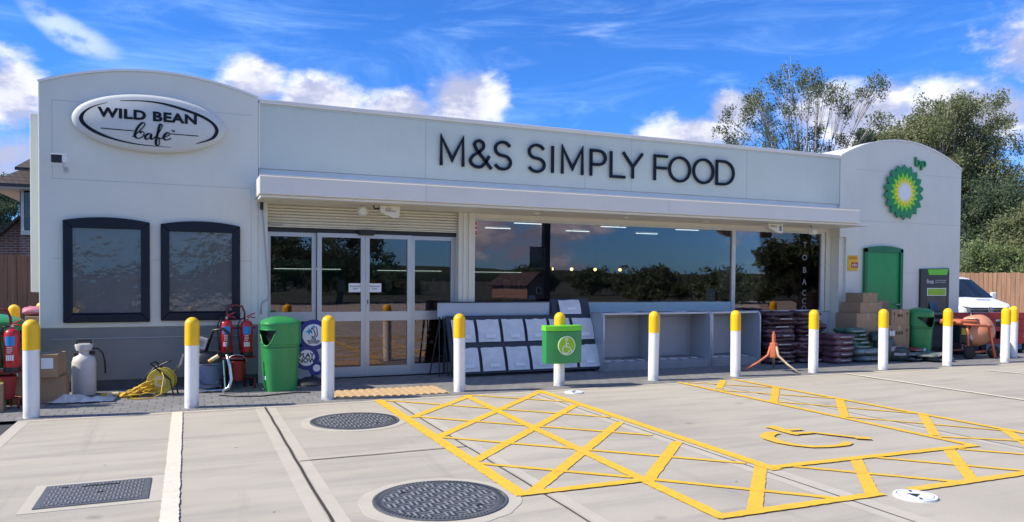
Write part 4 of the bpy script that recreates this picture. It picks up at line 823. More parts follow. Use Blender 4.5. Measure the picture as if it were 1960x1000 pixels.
carton('upper brown box with a white label behind the nearest bollard',-1.86,-1.34,9.78,10.2,.302,.56,R(-5),lab=(.10,.22,.10,.22))
carton('low brown box with a yellow-green note at the left edge of the picture',-2.25,-1.82,9.35,9.7,0,.30,R(6))
t=thing('paper_note','bright yellow-green paper note lying on the low box at the left edge','note',(-1.92,9.5,.303),R(20)); MB().box(-.09,.09,-.05,.05,0,.004).build('sheet',mat('note_green',(.45,.75,.08),.6),t)
carton('distant brown box under the pink bag at the left',-2.15,-1.6,12.6,13.1,.45,.86); carton('distant brown box near the far bollard at the left',-2.3,-1.75,12.6,13.1,0,.449)
carton('distant lower brown box behind the green bin at the left',-2.95,-2.36,13.0,13.5,0,.80)
# right stack
carton('big lower brown box in the stack by the green door, left column base',11.36,11.90,10.15,10.65,0,.46)
carton('brown box second from the ground in the left column by the green door',11.34,11.92,10.17,10.67,.461,.86)
carton('wide brown box third from the ground in the left column by the green door',11.46,12.02,10.20,10.65,.861,1.06)
carton('topmost brown box of the stack in front of the green door',11.52,11.92,10.22,10.6,1.061,1.235,R(4))
carton('brown box with black arrows at the base of the right column beside the green bin',11.95,12.48,9.98,10.45,0,.26,lab=(-.24,-.10,.06,.16))
carton('brown box with arrows second from the ground beside the green bin',11.96,12.50,9.99,10.45,.261,.64,arrows=True,lab=(-.25,-.12,.18,.28))
carton('top brown arrow-printed box beside the green bin',12.06,12.50,10.0,10.42,.641,.93,R(-3),arrows=True)
carton('small brown box tucked behind the arrow-printed box against the green door',12.10,12.5,10.46,10.66,.75,1.08)
carton('brown box low behind the dark green bags near the boxes',11.10,11.34,10.3,10.65,.0,.40)
# ------------------------------------------------------------------ bags
def bag(name,label,cat,m,w,d,h,seed,group):
    t=thing(name,label,cat,(0,0,0),0,group); rr=random.Random(seed); nu,nv=22,14; q=MB(); vs=[]
    for k in range(nv+1):
        ph=-math.pi/2+math.pi*k/nv
        for i in range(nu):
            a=2*math.pi*i/nu; ce=lambda v,e: math.copysign(abs(v)**e,v)
            x=ce(math.cos(ph),.45)*ce(math.cos(a),.38)*w/2; y=ce(math.cos(ph),.45)*ce(math.sin(a),.38)*d/2; z=ce(math.sin(ph),.75)*h/2
            nz_=mnoise.noise(Vector((x*7+seed,y*7,z*12)))*.034+mnoise.noise(Vector((x*19,y*19+seed,z*25)))*.018
            edge=max(abs(x)/(w/2),abs(y)/(d/2)); z*=1-.25*edge**6
            vs.append((x*(1+nz_*2),y*(1+nz_*2),z+nz_*.8+h/2))
    fs=[(k*nu+i,k*nu+(i+1)%nu,(k+1)*nu+(i+1)%nu,(k+1)*nu+i) for k in range(nv) for i in range(nu)]
    q.add(vs,fs); q.build('sack',m,t,smooth=True)
    q=MB(); q.box(-w*.12+rr.uniform(-.1,.1),w*.02+.1,-d/2-.012,-d/2+.004,h*.45,h*.62); q.build('print_glint_patch',mat('bag_print_glint',(.42,.38,.38),.4,var=.5,scale=30),t)  # pale patch standing for print and painted glint on the bag
    return t
ORD=['bottom','second','third','fourth','fifth','sixth','seventh','eighth','ninth','tenth','eleventh','top']
protos=[bag('compost_bag','x','bag',PURP,.66,.46,.105,s,'stacked purple compost bags') for s in (1,5,9,14,18)]
used=set()
def putbag(P,x,y,z,rz,label,group=None,scale=None):
    scale=scale or (rnd.uniform(.93,1.05),rnd.uniform(.93,1.06),rnd.uniform(.9,1.12))
    k=id(P)
    if k not in used:
        used.add(k); P.location=(x,y,z);P.rotation_euler=(0,0,rz);P['label']=label
        if group: P['group']=group
        if scale: P.scale=scale
        return P
    return dup(P,(x,y,z),rz,label,group,scale)
for l in range(12):
    putbag(protos[l%5],9.50+rnd.uniform(-.045,.045),10.28+rnd.uniform(-.05,.05),l*.0745,rnd.uniform(-.10,.10)+(math.pi if l%2 else 0),'purple bag, %s one of the stack touching the grey display unit'%ORD[l])
for l in range(12):
    pl_=l<5
    putbag(protos[(l+2)%5],10.17+rnd.uniform(-.03,.03)+(.0 if l<9 else -.05),10.26+rnd.uniform(-.05,.05),l*.074,rnd.uniform(-.12,.12)+(math.pi if l%3 else 0),'purple bag, %s one of the middle stack under the tobacco lettering'%ORD[l])
pp=[bag('compost_bag','x','bag',PURPL,.50,.42,.12,s,'plump plum bags at the right of the purple stacks') for s in (21,25)]
for l in range(5): putbag(pp[l%2],10.62+rnd.uniform(-.02,.02),9.95,l*.104,rnd.uniform(-.08,.08),'plump plum-coloured bag, %s from the ground, right of the purple stacks'%('first','second','third','fourth','fifth')[l])
gg=[bag('green_bag','x','bag',GBAG,.50,.42,.08,s,'stacked green bags') for s in (31,35)]; gw=[bag('grey_bag','x','bag',GYBAG,.62,.42,.13,s,'plump grey-green bags under the green ones') for s in (41,)]
putbag(gw[0],11.28,9.95,0,.1,'plump grey-green bag lying on the ground under the green bags'); putbag(gw[0],11.24,9.97,.115,-.08,'second plump grey-green bag just under the green bags')
for l in range(5): putbag(gg[l%2],11.15+rnd.uniform(-.03,.03)-.02*l,10.05,.235+l*.07,rnd.uniform(-.12,.12),'green bag, %s of the small green stack'%('lowest','second','third','fourth','topmost')[l])
for l,(dx,z) in enumerate(((0,0),(.02,.07),(-.03,.14),(.01,.21))): putbag(gg[(l+1)%2],10.92+dx,10.35,z+.05,rnd.uniform(-.1,.1),'green bag behind the green stack, %s against the plinth'%('lowest','second','third','topmost')[l])
dk=bag('slumped_bag','x','bag',DKBAG,.40,.30,.42,51,'slumped dark green bags'); 
putbag(dk,11.68,9.85,0,.3,'slumped dark green sack leaning at the foot of the boxes, left one'); putbag(dk,11.90,9.78,0,-.5,'lower slumped dark green sack nearer the bollard',scale=(1,1,.62)); putbag(dk,11.60,9.95,.33,.9,'crumpled dark green sack on top of the slumped one',scale=(.8,.9,.5))
lw=bag('flat_bag','x','bag',DKBAG,.50,.34,.085,61,'low pile of dark bags by the boxes'); lg=bag('flat_bag','x','bag',GYBAG,.46,.32,.07,65,'low pile of dark bags by the boxes'); rd=bag('flat_bag','x','bag',mat('red_bag',(.30,.03,.03),.4,var=.5,bump=.4,bscale=14),.3,.25,.07,67,'low pile of dark bags by the boxes')
putbag(lw,12.15,9.70,0,.2,'dark flat bag on the ground at the left of the low pile'); putbag(lw,12.55,9.45,0,-.3,'dark flat bag at the right front of the low pile'); putbag(lg,12.40,9.50,.08,.4,'pale glossy bag on top of the low pile'); putbag(lg,12.22,9.75,.085,-.2,'pale grey bag behind in the low pile'); putbag(rd,12.35,9.80,.16,.1,'small red bag on the low pile'); putbag(lw,12.78,9.62,.0,.5,'dark flat bag at the right end of the low pile'); putbag(lg,12.60,9.55,.085,-.5,'pale flat bag on the right part of the low pile')
pk=bag('pink_bag','crumpled pink bag lying on a distant box at the left','bag',mat('pink_bag',(.50,.16,.20),.5,var=.3,bump=.5),.55,.4,.13,71,None); pk.location=(-1.95,12.85,.861)
# ------------------------------------------------------------------ sprayer, sack, cable reel, vacuum
t=thing('pressure_sprayer','white plastic pressure sprayer bottle with a black pump handle against the plinth','sprayer',(-1.17,10.42,0))
MB().lathe([(0,0),(.125,0),(.132,.02),(.132,.40),(.115,.46),(.065,.49),(.055,.51),(.055,.53),(.085,.545),(.10,.60),(.095,.62),(0,.62)],seg=30,sy=.9).build('tank',SPRAY,t,smooth=True,auto=45)
MB().tube([(-.08,0,.60),(-.07,0,.66),(.07,0,.66),(.08,0,.60)],.014,8).build('pump_handle',BLK,t); MB().tube([(.08,0,.56),(.15,0,.56),(.20,.02,.50),(.22,.04,.40),(.225,.05,.25)],.010,6).build('hose',BLK,t,smooth=True)
MB().lathe([(0,.47),(.03,.47),(.03,.51),(0,.51)],(-.08,0,0),12).lathe([(0,.47),(.03,.47),(.03,.51),(0,.51)],(.09,0,.02),12).build('port_cap',BLK,t)
t=thing('empty_sack','flattened dirty white paper sack lying on the block paving','sack',(-1.12,9.85,0),R(-4)); q=MB(); nx,ny=26,12
vs=[];
for j in range(ny+1):
    for i in range(nx+1):
        x=-.33+.66*i/nx;y=-.15+.30*j/ny; e=min(1,4*min(i/nx,1-i/nx,j/ny,1-j/ny)+.1); z=.012+e*(.05+.09*mnoise.noise(Vector((x*6,y*8,1)))+.03*mnoise.noise(Vector((x*16,y*16,3)))); vs.append((x+.02*mnoise.noise(Vector((y*9,0,i)))*1,y+.015*math.sin(i*1.7),max(.008,z)))
q.add(vs,[(j*(nx+1)+i,j*(nx+1)+i+1,(j+1)*(nx+1)+i+1,(j+1)*(nx+1)+i) for j in range(ny) for i in range(nx)]); q.build('paper',SACK,t,smooth=True)
t=thing('cable_reel','yellow cable reel on a stand with yellow cable spilling to the left','cable reel',(-.30,10.05,0),R(-12))
Mx=Matrix.Rotation(R(90),3,'X')
for y in (-.07,.07): MB().lathe([(0,-.006),(.15,-.006),(.155,0),(.15,.006),(0,.006)],(0,y,.18),30,M=Mx).build('flange',REELY,t,smooth=True,auto=40)
MB().lathe([(0,-.07),(.09,-.07),(.12,-.02),(.09,.07),(0,.07)],(0,0,.18),24,M=Mx).build('drum',CABLEY,t,smooth=True); MB().lathe([(0,.078),(.065,.078),(.07,.09),(0,.09)],(0,0,.18),20,M=Mx).build('socket_plate',mat('socket_cream',(.55,.48,.33),.5),t)
MB().lathe([(0,.09),(.03,.09),(.03,.12),(0,.12)],(.0,0,.18),14,M=Mx).build('hub',REELY,t)
MB().tube([(.16,-.11,0),(.12,-.11,.2),(-.1,-.11,.40),(-.1,.11,.40),(.12,.11,.2),(.16,.11,0)],.011,6).build('frame',BLK,t)
q=MB(); rr=random.Random(3)
for k in range(34):
    y=rr.uniform(-.16,.13); hh=rr.uniform(.05,.24); pts=[(-.06+rr.uniform(-.05,.05),y,hh)]
    for j in range(1,7):
        f=j/6; pts.append((-.08-.40*f*rr.uniform(.8,1),y*1.1+rr.uniform(-.03,.03),max(.012,hh*(1-f)**1.1+rr.uniform(-.015,.03))))
    q.tube(dens3(pts) if 0 else pts,.0095,5)
q.tube([(.02,-.10,.30),(.06,-.16,.25),(.05,-.24,.05),(-.05,-.32,.012),(-.25,-.34,.012),(-.32,-.28,.012),(-.2,-.22,.012)],.007,6)
q.build('cable',CABLEY,t,smooth=True); MB().tube([(-.48,-.02,.03),(-.60,-.04,.025)],.026,10).build('plug',mat('plug_cream',(.62,.50,.30),.5),t); MB().tube([(-.60,-.04,.025),(-.66,-.05,.025)],.022,10).build('plug_cap',CABLEY,t)
MB().tube([(-.25,.0,.03),(-.22,.02,.2),(-.1,.05,.33),(.05,.05,.40),(.10,.04,.42)],.008,6).build('lead',BLK,t,smooth=True)
t=thing('vacuum_cleaner','industrial vacuum cleaner with a blue tank, black top and chrome wand beside the second bollard','vacuum cleaner',(.20,10.20,0))
MB().lathe([(0,.06),(.165,.06),(.175,.08),(.178,.37),(0,.37)],seg=28).build('tank',TANKB,t,smooth=True,auto=45)
MB().lathe([(0,.375),(.19,.375),(.195,.40),(.18,.47),(.14,.51),(0,.52)],seg=28).build('motor_head',mat('vac_black',(.03,.03,.033),.35),t,smooth=True,auto=40)
q=MB().tube([(-.2,-.17,.03),(.22,-.17,.03),(.22,.17,.03),(-.2,.17,.03),(-.2,-.17,.03)],.012,8); q.tube([(.22,-.17,.03),(.20,-.12,.4)],.01,6); q.build('trolley_frame',CHROME,t)
q=MB()
for x,y in ((-.18,-.17),(.2,-.17),(.2,.17),(-.18,.17)): q.lathe([(0,-.015),(.03,-.015),(.03,.015),(0,.015)],(x,y,.03),12,M=Matrix.Rotation(R(90),3,'Y'))
q.build('castor',BLK,t)
MB().tube([(.24,-.22,.48),(.27,-.24,.33),(.29,-.25,.17),(.26,-.27,.07),(.18,-.29,.03)],.022,10).build('floor_wand',CHROME,t,smooth=True)
MB().tube([(.0,-.05,.52),(.08,-.16,.78),(.20,-.2,.80),(.27,-.2,.73),(.26,-.21,.6),(.24,-.22,.46)],.020,10).build('hose',BLK,t,smooth=True)
MB().tube([(-.26,-.12,.50),(-.30,-.10,.36),(-.52,.0,.05),(-.56,.02,.02)],.017,8).build('spare_tube',CHROME,t)
MB().tube([(.06,-.22,.42),(.14,-.24,.47)],.024,10).build('plug',mat('plug_cream',()),t); MB().tube([(.03,-.21,.40),(.06,-.22,.42)],.021,10).build('plug_cap',mat('plug_orange',(.75,.35,.03),.5),t)
MB().tube([(-.15,-.19,.30),(-.05,-.2,.12),(.1,-.2,.10),(.18,-.2,.2),(.12,-.2,.34),(-.1,-.2,.36)],.006,6).build('flex',BLK,t,smooth=True)
t=thing('grey_motor_unit','grey boxy tool with a small screen label resting on the vacuum cleaner','power tool',(.13,10.12,.53),R(-10)); q=MB().obox((0,0,.10),(.17,.12,.14),(0,R(18),0)); q.build('casing',CABG,t,bevel=.01); q=MB().obox((-.0,-.065,.10),(.11,.004,.07),(0,R(18),0)); q.build('label',mat('tool_label',(.2,.24,.22),.4),t)
q=MB()
for i in range(7): a=i*.9; q.tube([(-.06,.0,.18),(-.06+.05*math.cos(a),.03*math.sin(a),.24),(-.10+.06*math.cos(a+1),.0,.22),(-.05,.02,.19)],.008,5)
q.build('cord_bundle',CABE,t,smooth=True)
t=thing('ground_cable','thin dark cable trailing over the block paving beside the second bollard','cable',(.9,9.6,0)); MB().tube([(-.55,.12,.012),(-.35,-.05,.012),(-.1,-.12,.012),(.15,-.02,.012),(.35,.04,.012),(.5,-.02,.012)],.008,6).build('cable',BLK,t,smooth=True)
# ------------------------------------------------------------------ lottery sign
t=thing('lottery_sign','navy free-standing sign of three joined discs with white circles, beside the glass doors','sign',(1.47,10.28,0),R(-6))
def disc(c,r,y0,y1): return MB().prism([(c[0]+r*math.cos(2*math.pi*i/40),c[1]+r*math.sin(2*math.pi*i/40)) for i in range(40)],y0,y1)
D=[((.07,.68),.205),((-.02,.375),.165),((.10,.235),.10)]
for i,(c,r) in enumerate(D): disc(c,r,-.02-.001*i,.02+.001*i).build('disc',DBLUE,t)
W_=[((.07,.68),.145),((-.02,.375),.108),((.11,.235),.048)]
for i,(c,r) in enumerate(W_): disc(c,r,-.027,-.0245).build('white_circle',PWH,t)
text('lettering','PLAY\nNOW',NAVY,.085,(-.02,-.029,.372),t,bold=.0022,ext=.001,line=.8); text('small_lettering','THE\nNATIONAL\nLOTTERY',NAVY,.034,(.07,-.029,.60),t,bold=.0008,ext=.001,line=.75)
q=MB(); q.stroke([(.05,.70),(.03,.74),(.05,.78),(.075,.74),(.09,.70),(.085,.66),(.06,.645),(.045,.67)],.012,-.031,-.0275); q.stroke([(.105,.79),(.115,.74),(.12,.68),(.10,.65)],.010,-.032,-.0275); q.build('hand_mark',NAVY,t)
q=MB(); 
for cx,cz,s in ((.01,.725,.05),(.075,.79,.03)): q.prism([(cx+ (s if k%2==0 else s*.42)*math.sin(k*math.pi/4),cz+(s if k%2==0 else s*.42)*math.cos(k*math.pi/4)) for k in range(8)],-.030,-.0275)
q.build('star_mark',CYAN,t)
MB().lathe([(0,0),(.22,0),(.225,.02),(.20,.05),(.08,.11),(0,.12)],(.03,.02,0),28,sy=.7).build('base',mat('base_charcoal',(.035,.038,.045),.5),t,smooth=True,auto=40); MB().tube([(.06,.03,.08),(.06,.03,.35)],.02,8).build('post',BLK,t)
# ------------------------------------------------------------------ newspaper rack
t=thing('newspaper_rack','dark leaning newspaper rack with twelve film-covered pockets and a grey header board','newspaper rack',(4.7,10.4,0)); o=(4.7,10.4,0)
def rp(x,s,out=0): # point on rack plane; s: 0 bottom ..1 top(z=.88)
    return (x,10.30+.33*s-out*.93,.05+.84*s+out*.36)
xs=[3.56+i*.405 for i in range(7)]
q=MB(); A=[rp(3.52,0),rp(5.98,0),rp(5.98,1.30),rp(5.30,1.30),rp(5.30,1.0),rp(3.52,1.0)]
B=[(x,y+.05,z-.02) for x,y,z in A]; n=6; q.add(A+B,[tuple(range(n)),tuple(range(2*n-1,n-1,-1))]+[(i,(i+1)%n,n+(i+1)%n,n+i) for i in range(n)]); q.build('frame',SLATE,t,o)
q=MB()
for x in (3.55,4.5,5.9): q.tube([(x,10.36,.05),(x,10.36,0)],.015,6); q.tube([(x,10.75,.9),(x,10.80,0)],.015,6)
q.build('leg',SLATE,t,o)
MB().box(3.42,5.28,10.72,10.74,.85,1.08).build('header_board',mat('header_grey',(.42,.48,.55),.35,var=.06,scale=2),t,o); MB().box(3.42,5.30,10.715,10.742,1.081,1.10).box(5.281,5.30,10.715,10.742,.85,1.08).build('header_edge',SLATE,t,o)
def pocket(x0,x1,s0,s1):
    q=MB(); nx,nz=6,8; vs=[]
    for k in range(nz+1):
        for i in range(nx+1):
            f=k/nz; s=s0+(s1-s0)*f; x=x0+(x1-x0)*i/nx
            sag=.022+.014*math.sin(f*3.1)+.008*mnoise.noise(Vector((x*9,s*9,2)))
            if k==nz: s-= .02*abs(mnoise.noise(Vector((x*5,s*3,5))))*2
            vs.append(rp(x,s,sag))
    q.add(vs,[(k*(nx+1)+i,k*(nx+1)+i+1,(k+1)*(nx+1)+i+1,(k+1)*(nx+1)+i) for k in range(nz) for i in range(nx)]); q.build('pocket',FILM,t,o,smooth=True)
    q=MB(); cx=(x0+x1)/2+.02; q.add([rp(cx-.08,s0+.06,.045),rp(cx+.08,s0+.06,.045),rp(cx+.08,s0+.12,.045),rp(cx-.08,s0+.12,.045)],[(0,1,2,3)]); q.build('paper_tab',PWH,t,o)
for i in range(6):
    pocket(xs[i]+.03,xs[i+1]-.02,.03,.44); pocket(xs[i]+.02,xs[i+1]-.03,.53,.93)
pocket(xs[4]+.16+.06,xs[5]+.25,1.02,1.28) if 0 else pocket(5.42,5.80,1.0,1.27)
t=thing('easel_stand','slim black folding easel frame beside the left end of the newspaper rack','easel',(3.42,10.62,0)); q=MB()
q.tube([(-.03,-.10,0),(.0,.02,.88)],.010,6); q.tube([(.10,-.12,0),(.06,.02,.88)],.010,6); q.tube([(-.12,.1,0),(.02,.04,.86)],.010,6); q.tube([(-.02,-.06,.3),(.09,-.07,.3)],.008,6); q.build('frame',BLK,t)
# red sign standing behind door glass
t=thing('red_board','small red board with white print leaning just inside the right-hand side glass','sign',(3.45,11.35,0),R(10)); MB().box(-.14,.14,-.01,.01,.25,.82).build('board',BUCKR,t,bevel=.01); bars('printed_text',PWH,-.10,.10,(.62,.52,.42),.05,-.0115,t,(0,0,0),9)
# ------------------------------------------------------------------ grey display units
def display(label,x0,x1,last):
    w=x1-x0; t=thing('display_unit',label,'display unit',((x0+x1)/2,10.5,0),0,'empty grey metal display units')
    yf,yb=-.29,.28; h=.925; rc=.10
    prof=[(yf,0),(yf,h-rc)]+[(yf+rc-rc*math.cos(R(a)),h-rc+rc*math.sin(R(a))) for a in (15,30,45,60,75,90)]+[(yb,h),(yb,0)]
    for s,name in ((-w/2,'side_panel'),(w/2-.03,'side_panel')):
        MB().prismx(prof,s,s+.03).build(name,CABG,t)
        e=MB().tube([(s+.015,y-.002 if i<2 else y,z) for i,(y,z) in enumerate(prof[:8])],.017,6); e.build('edge_trim',CABE,t,smooth=True)
    MB().box(-w/2+.03,w/2-.03,yb-.03,yb,.0,h-.03).build('back_panel',CABG,t)
    q=MB().box(-w/2+.12,w/2-.12,yb-.045,yb-.0305,.16,.82); q.build('inset_panel',mat('inset_grey',(.42,.43,.45),.4,var=.05),t,bevel=.005)
    MB().box(-w/2+.03,w/2-.03,yf+.12,yb-.031,h-.03,h-.008).build('top_shelf',CABD,t); MB().box(-w/2+.03,w/2-.03,yf+.05,yf+.118,h-.035,h-.002).build('front_rail',CABE,t,bevel=.008)
    MB().prismx([(yf+.01,0),(yf+.01,.10),(yf+.07,.14),(yb-.046,.15),(yb-.046,0)],-w/2+.031,w/2-.031).build('base_tray',CABD,t)
    q=MB(); 
    for k in range(4): q.obox((-.35*w+k*w*.22,yf+.16,.148+.0),(.16,.10,.012),(R(5),R(3*k-4),R(12*k)))
    q.build('film_wrap',FILM,t)
    MB().box(-.12,.12,yf+.13,yf+.25,h-.007,h+.006).build('top_bracket',CABE,t)
    return t
display('empty grey display unit next to the newspaper rack',5.97,7.00,0); display('middle empty grey display unit between the two bollards',7.005,8.065,0); display('empty grey display unit touching the purple bags',8.07,9.12,1)
# orange stand
t=thing('tripod_stand','orange-topped tripod stand with cream legs at the edge of the paving before the purple bags','tripod stand',(8.62,9.35,0),R(12))
MB().tube([(0,0,.36),(0,0,.60)],.028,10).box(-.012,.012,-.012,.012,.60,.64).build('socket',ORG,t)
MB().lathe([(0,.22),(.07,.22),(.075,.25),(.06,.46),(0,.46)],seg=6).build('head',ORG,t,bevel=.008)
for a in (-92,35,150):
    c_,s_=math.cos(R(a)),math.sin(R(a)); MB().tube([(c_*.05,s_*.05,.40),(c_*.09,s_*.09,.26),(c_*.26,s_*.26,.14),(c_*.50,s_*.50,.015)],.024,8,.013).build('leg',STONE if a!=150 else ORG,t,smooth=True)
# ------------------------------------------------------------------ concrete mixer
t=thing('concrete_mixer','orange concrete mixer with its drum tipped to the right beside the last bollards','concrete mixer',(13.80,9.75,0),R(-8))
Mm=Matrix.Rotation(R(62),3,'Y'); 
MB().lathe([(.0,-.30),(.17,-.29),(.27,-.20),(.30,-.05),(.30,.04),(.27,.15),(.20,.30),(.19,.33),(.175,.33),(.17,.28),(0,.2)],(.16,0,.52),32,M=Matrix.Rotation(R(-105),3,'Y')).build('drum',ORG2,t,smooth=True,auto=50)
MB().tube([(.19+.0,-.34,.62),(-.35,-.30,.66),(-.42,0,.66),(-.35,.30,.66),(.19,.34,.62)],.022,8).build('yoke',ORG,t,smooth=True)
q=MB(); q.tube([(.12,-.33,.66),(.30,-.33,.03)],.024,8); q.tube([(.12,.33,.66),(.30,.33,.03)],.024,8); q.tube([(-.30,-.26,.64),(-.22,-.22,.12),(.25,-.20,.14)],.022,8); q.tube([(-.30,.26,.64),(-.22,.22,.12),(.25,.20,.14)],.022,8); q.build('frame',ORG,t,smooth=True)
MB().prismx([(-.24,.66),(.24,.66),(.24,.74),(-.24,.74)],-.45,-.02).build('engine_cover',ORG,t,bevel=.03); MB().box(-.36,-.06,-.17,.17,.28,.64).build('engine',BLK,t,bevel=.03); MB().box(-.34,-.22,-.178,-.171,.46,.58).build('yellow_label',REELY,t); MB().lathe([(0,-.02),(.05,-.02),(.05,.02),(0,.02)],(-.12,-.18,.42),16,M=Mx).build('pulley',ALU,t)
for x in (-.22,.36):
    for y in (-.24,.24): MB().lathe([(0,-.035),(.10,-.035),(.125,-.02),(.125,.02),(.10,.035),(0,.035)],(x,y,.125),22,M=Mx).build('wheel',RUB,t,smooth=True,auto=40)
MB().obox((-.02,-.1,.755),(.22,.2,.012),(0,R(6),R(20))).build('paper_cover',FILM,t)
# ------------------------------------------------------------------ red barrier
def barrier(label,x0,y0,rz,L=1.5):
    t=thing('plastic_barrier',label,'barrier',(x0,y0,0),rz,'red plastic barriers'); q=MB(); zt,zb=.84,.20; hs=[(.32,.62),(.9,.62),(.32,.34),(.9,.34)]
    q.box(0,L,-.025,.025,.70,zt).box(0,L,-.025,.025,zb,.30).box(0,L,-.025,.025,.46,.54)
    x=0
    for k in range(5): xx=k*(L-.2)/4; q.box(xx,xx+.2,-.023,.023,.30,.46).box(xx,xx+.2,-.023,.023,.54,.70)
    q.build('panel',DRED,t,bevel=.008)
    for fx in (.15,L-.35): MB().box(fx,fx+.18,-.22,.22,0,.07).box(fx+.03,fx+.15,-.05,.05,.07,.20).build('foot',RUB,t,bevel=.015)
    return t
barrier('red plastic barrier panel behind the orange mixer',14.62,10.25,R(-15)); b1=barrier('red plastic barrier panel at the right edge behind the last bollards',16.10,9.86,R(-15)); barrier('red plastic barrier panel in front of the white van, partly behind the wall corner',14.0,10.43,R(-15),.6)
# ------------------------------------------------------------------ van
t=thing('white_van','white panel van parked before the brown fence at the right, facing the viewer','van',(18.58,14.13,0),R(0))
def vanbody():
    prof=[(-2.18,.30),(-2.24,.55),(-2.20,.80),(-2.05,.93),(-1.35,1.05),(-.62,1.545),(-.35,1.60),(2.2,1.60),(2.25,.30)]
    q=MB(); hw=lambda y,z:(.80 if z<1.02 else .80-.20*(z-1.02)/.58)-(.20*((-1.45-y)/.8)**2 if y<-1.45 else 0)
    n=len(prof); L=[(-hw(y,z),y,z) for y,z in prof];Rr=[(hw(y,z),y,z) for y,z in prof]; Mc=[(0,y-(.09 if y<-1.9 else (.05 if y<-.5 else 0)),z+(.02 if z>.9 else 0)) for y,z in prof]
    q.add(L+Mc+Rr,[tuple(range(n)),tuple(range(3*n-1,2*n-1,-1))]+[(i,(i+1)%n,n+(i+1)%n,n+i) for i in range(n)]+[(n+i,n+(i+1)%n,2*n+(i+1)%n,2*n+i) for i in range(n)]); return q,hw
q,hw=vanbody(); q.build('body',VANW,t,bevel=.05,smooth=True,auto=35)
def lerp(a,b_,f): return a+(b_-a)*f
q=MB(); ny=6; vs=[]
for k in (0.04,.93):
    y=lerp(-1.35,-.62,k);z=lerp(1.05,1.545,k)
    for i in range(9):
        u=-1+2*i/8; vs.append((u*(hw(y,z)-.055),y-.052*(1-u*u)-.02,z+.02*(1-u*u)+.016))
q.add(vs,[(i,i+1,9+i+1,9+i) for i in range(8)]); q.build('windscreen',GLD,t,smooth=True)
q=MB()
for s in (-1,1): q.add([(s*(hw(-1.2,1.08)+.004),-1.22,1.09),(s*(hw(0,1.08)+.004),-.45,1.09),(s*(hw(0,1.48)+.004),-.45,1.48),(s*(hw(0,1.48)+.004),-.68,1.48)],[(0,1,2,3)])
q.build('side_window',GLD,t)
q=MB(); vs=[]
for z in (.745,.845):
    for i in range(9): u=-1+2*i/8; vs.append((u*.46,-2.225+(.0 if z<.8 else .03)-.085*(1-abs(u)*.6)-.0,z))
q.add(vs,[(i,i+1,9+i+1,9+i) for i in range(8)]); q.build('grille',BLK,t)
q=MB(); q.box(-.45,.45,-2.345,-2.30,.79,.80); q.build('grille_bar',CHROME,t)
for s in (-1,1):
    q=MB().add([(s*.44,-2.275,.74),(s*.44,-2.25,.86),(s*.66,-2.08,.875),(s*.70,-2.03,.80),(s*.62,-2.14,.745),(s*.44,-2.2,.74),(s*.44,-2.19,.86)],[(0,1,2,3,4)]); q.build('headlight',mat('headlamp',(.12,.13,.14),.08,var=.5,scale=20),t)
q=MB(); q.stroke(ell(0,.80,.062,.062,24),.010,-2.356,-2.345,True); q.stroke([(-.035,.845),(-.012,.80),(.0,.83),(.012,.80),(.035,.845)],.008,-2.355,-2.345); q.stroke([(-.05,.81),(-.02,.755),(0,.79),(.02,.755),(.05,.81)],.008,-2.354,-2.345); q.build('emblem',CHROME,t)
MB().box(-.70,.70,-2.30,-2.24,.33,.52).build('bumper_inlet',BLK,t,bevel=.02)
for s in (-1,1):
    mi=MB().obox((s*.93,-1.05,1.12),(.14,.09,.17)); mi.build('mirror',VANW,t,bevel=.03)
MB().obox((.22,-1.72,1.022),(.34,.05,.004),(R(-10),0,0)).build('bonnet_decal',BLUEL,t)
for x in (-.73,.73):
    for y in (-1.45,1.45):
        w_=MB().lathe([(0,-.09),(.24,-.09),(.29,-.06),(.29,.06),(.24,.09),(0,.09)],(x,y,.29),28,M=Matrix.Rotation(R(90),3,'Y')).build('wheel',RUB,t,smooth=True,auto=40)
VAN=t; VAN.rotation_euler=(0,0,R(-22))
# ------------------------------------------------------------------ fences
def fence(label,x0,x1,y,h,m,pl=.115,seed=1):
    t=thing('timber_fence',label,'fence',(x0,y,0)); rr=random.Random(seed); q=MB(); x=0
    while x<x1-x0:
        w=pl*rr.uniform(.92,1.05); q.box(x,x+w-.008,-.01+rr.uniform(-.006,.006),.012,.0,h+rr.uniform(-.012,.012)); x+=w
    q.build('boards',m,t)
    q=MB(); 
    for z in (.3,h*.55,h-.15): q.box(0,x1-x0,.014,.06,z,z+.08)
    q.build('rail',m,t); q=MB()
    for k in range(int((x1-x0)/2.2)+1): q.box(k*2.2,k*2.2+.09,.062,.15,0,h+.02)
    q.build('posts',m,t); return t
fr_=fence('tall warm brown close-board fence behind the white van at the right',0,26,16.6,1.74,FEN1,.115,3); fr_.location=(17.1,21.2,0); fr_.rotation_euler=(0,0,R(-56)); fence('dark brown timber fence behind the bins at the left',-14,2,16.6,1.83,FEN2,.16,4)
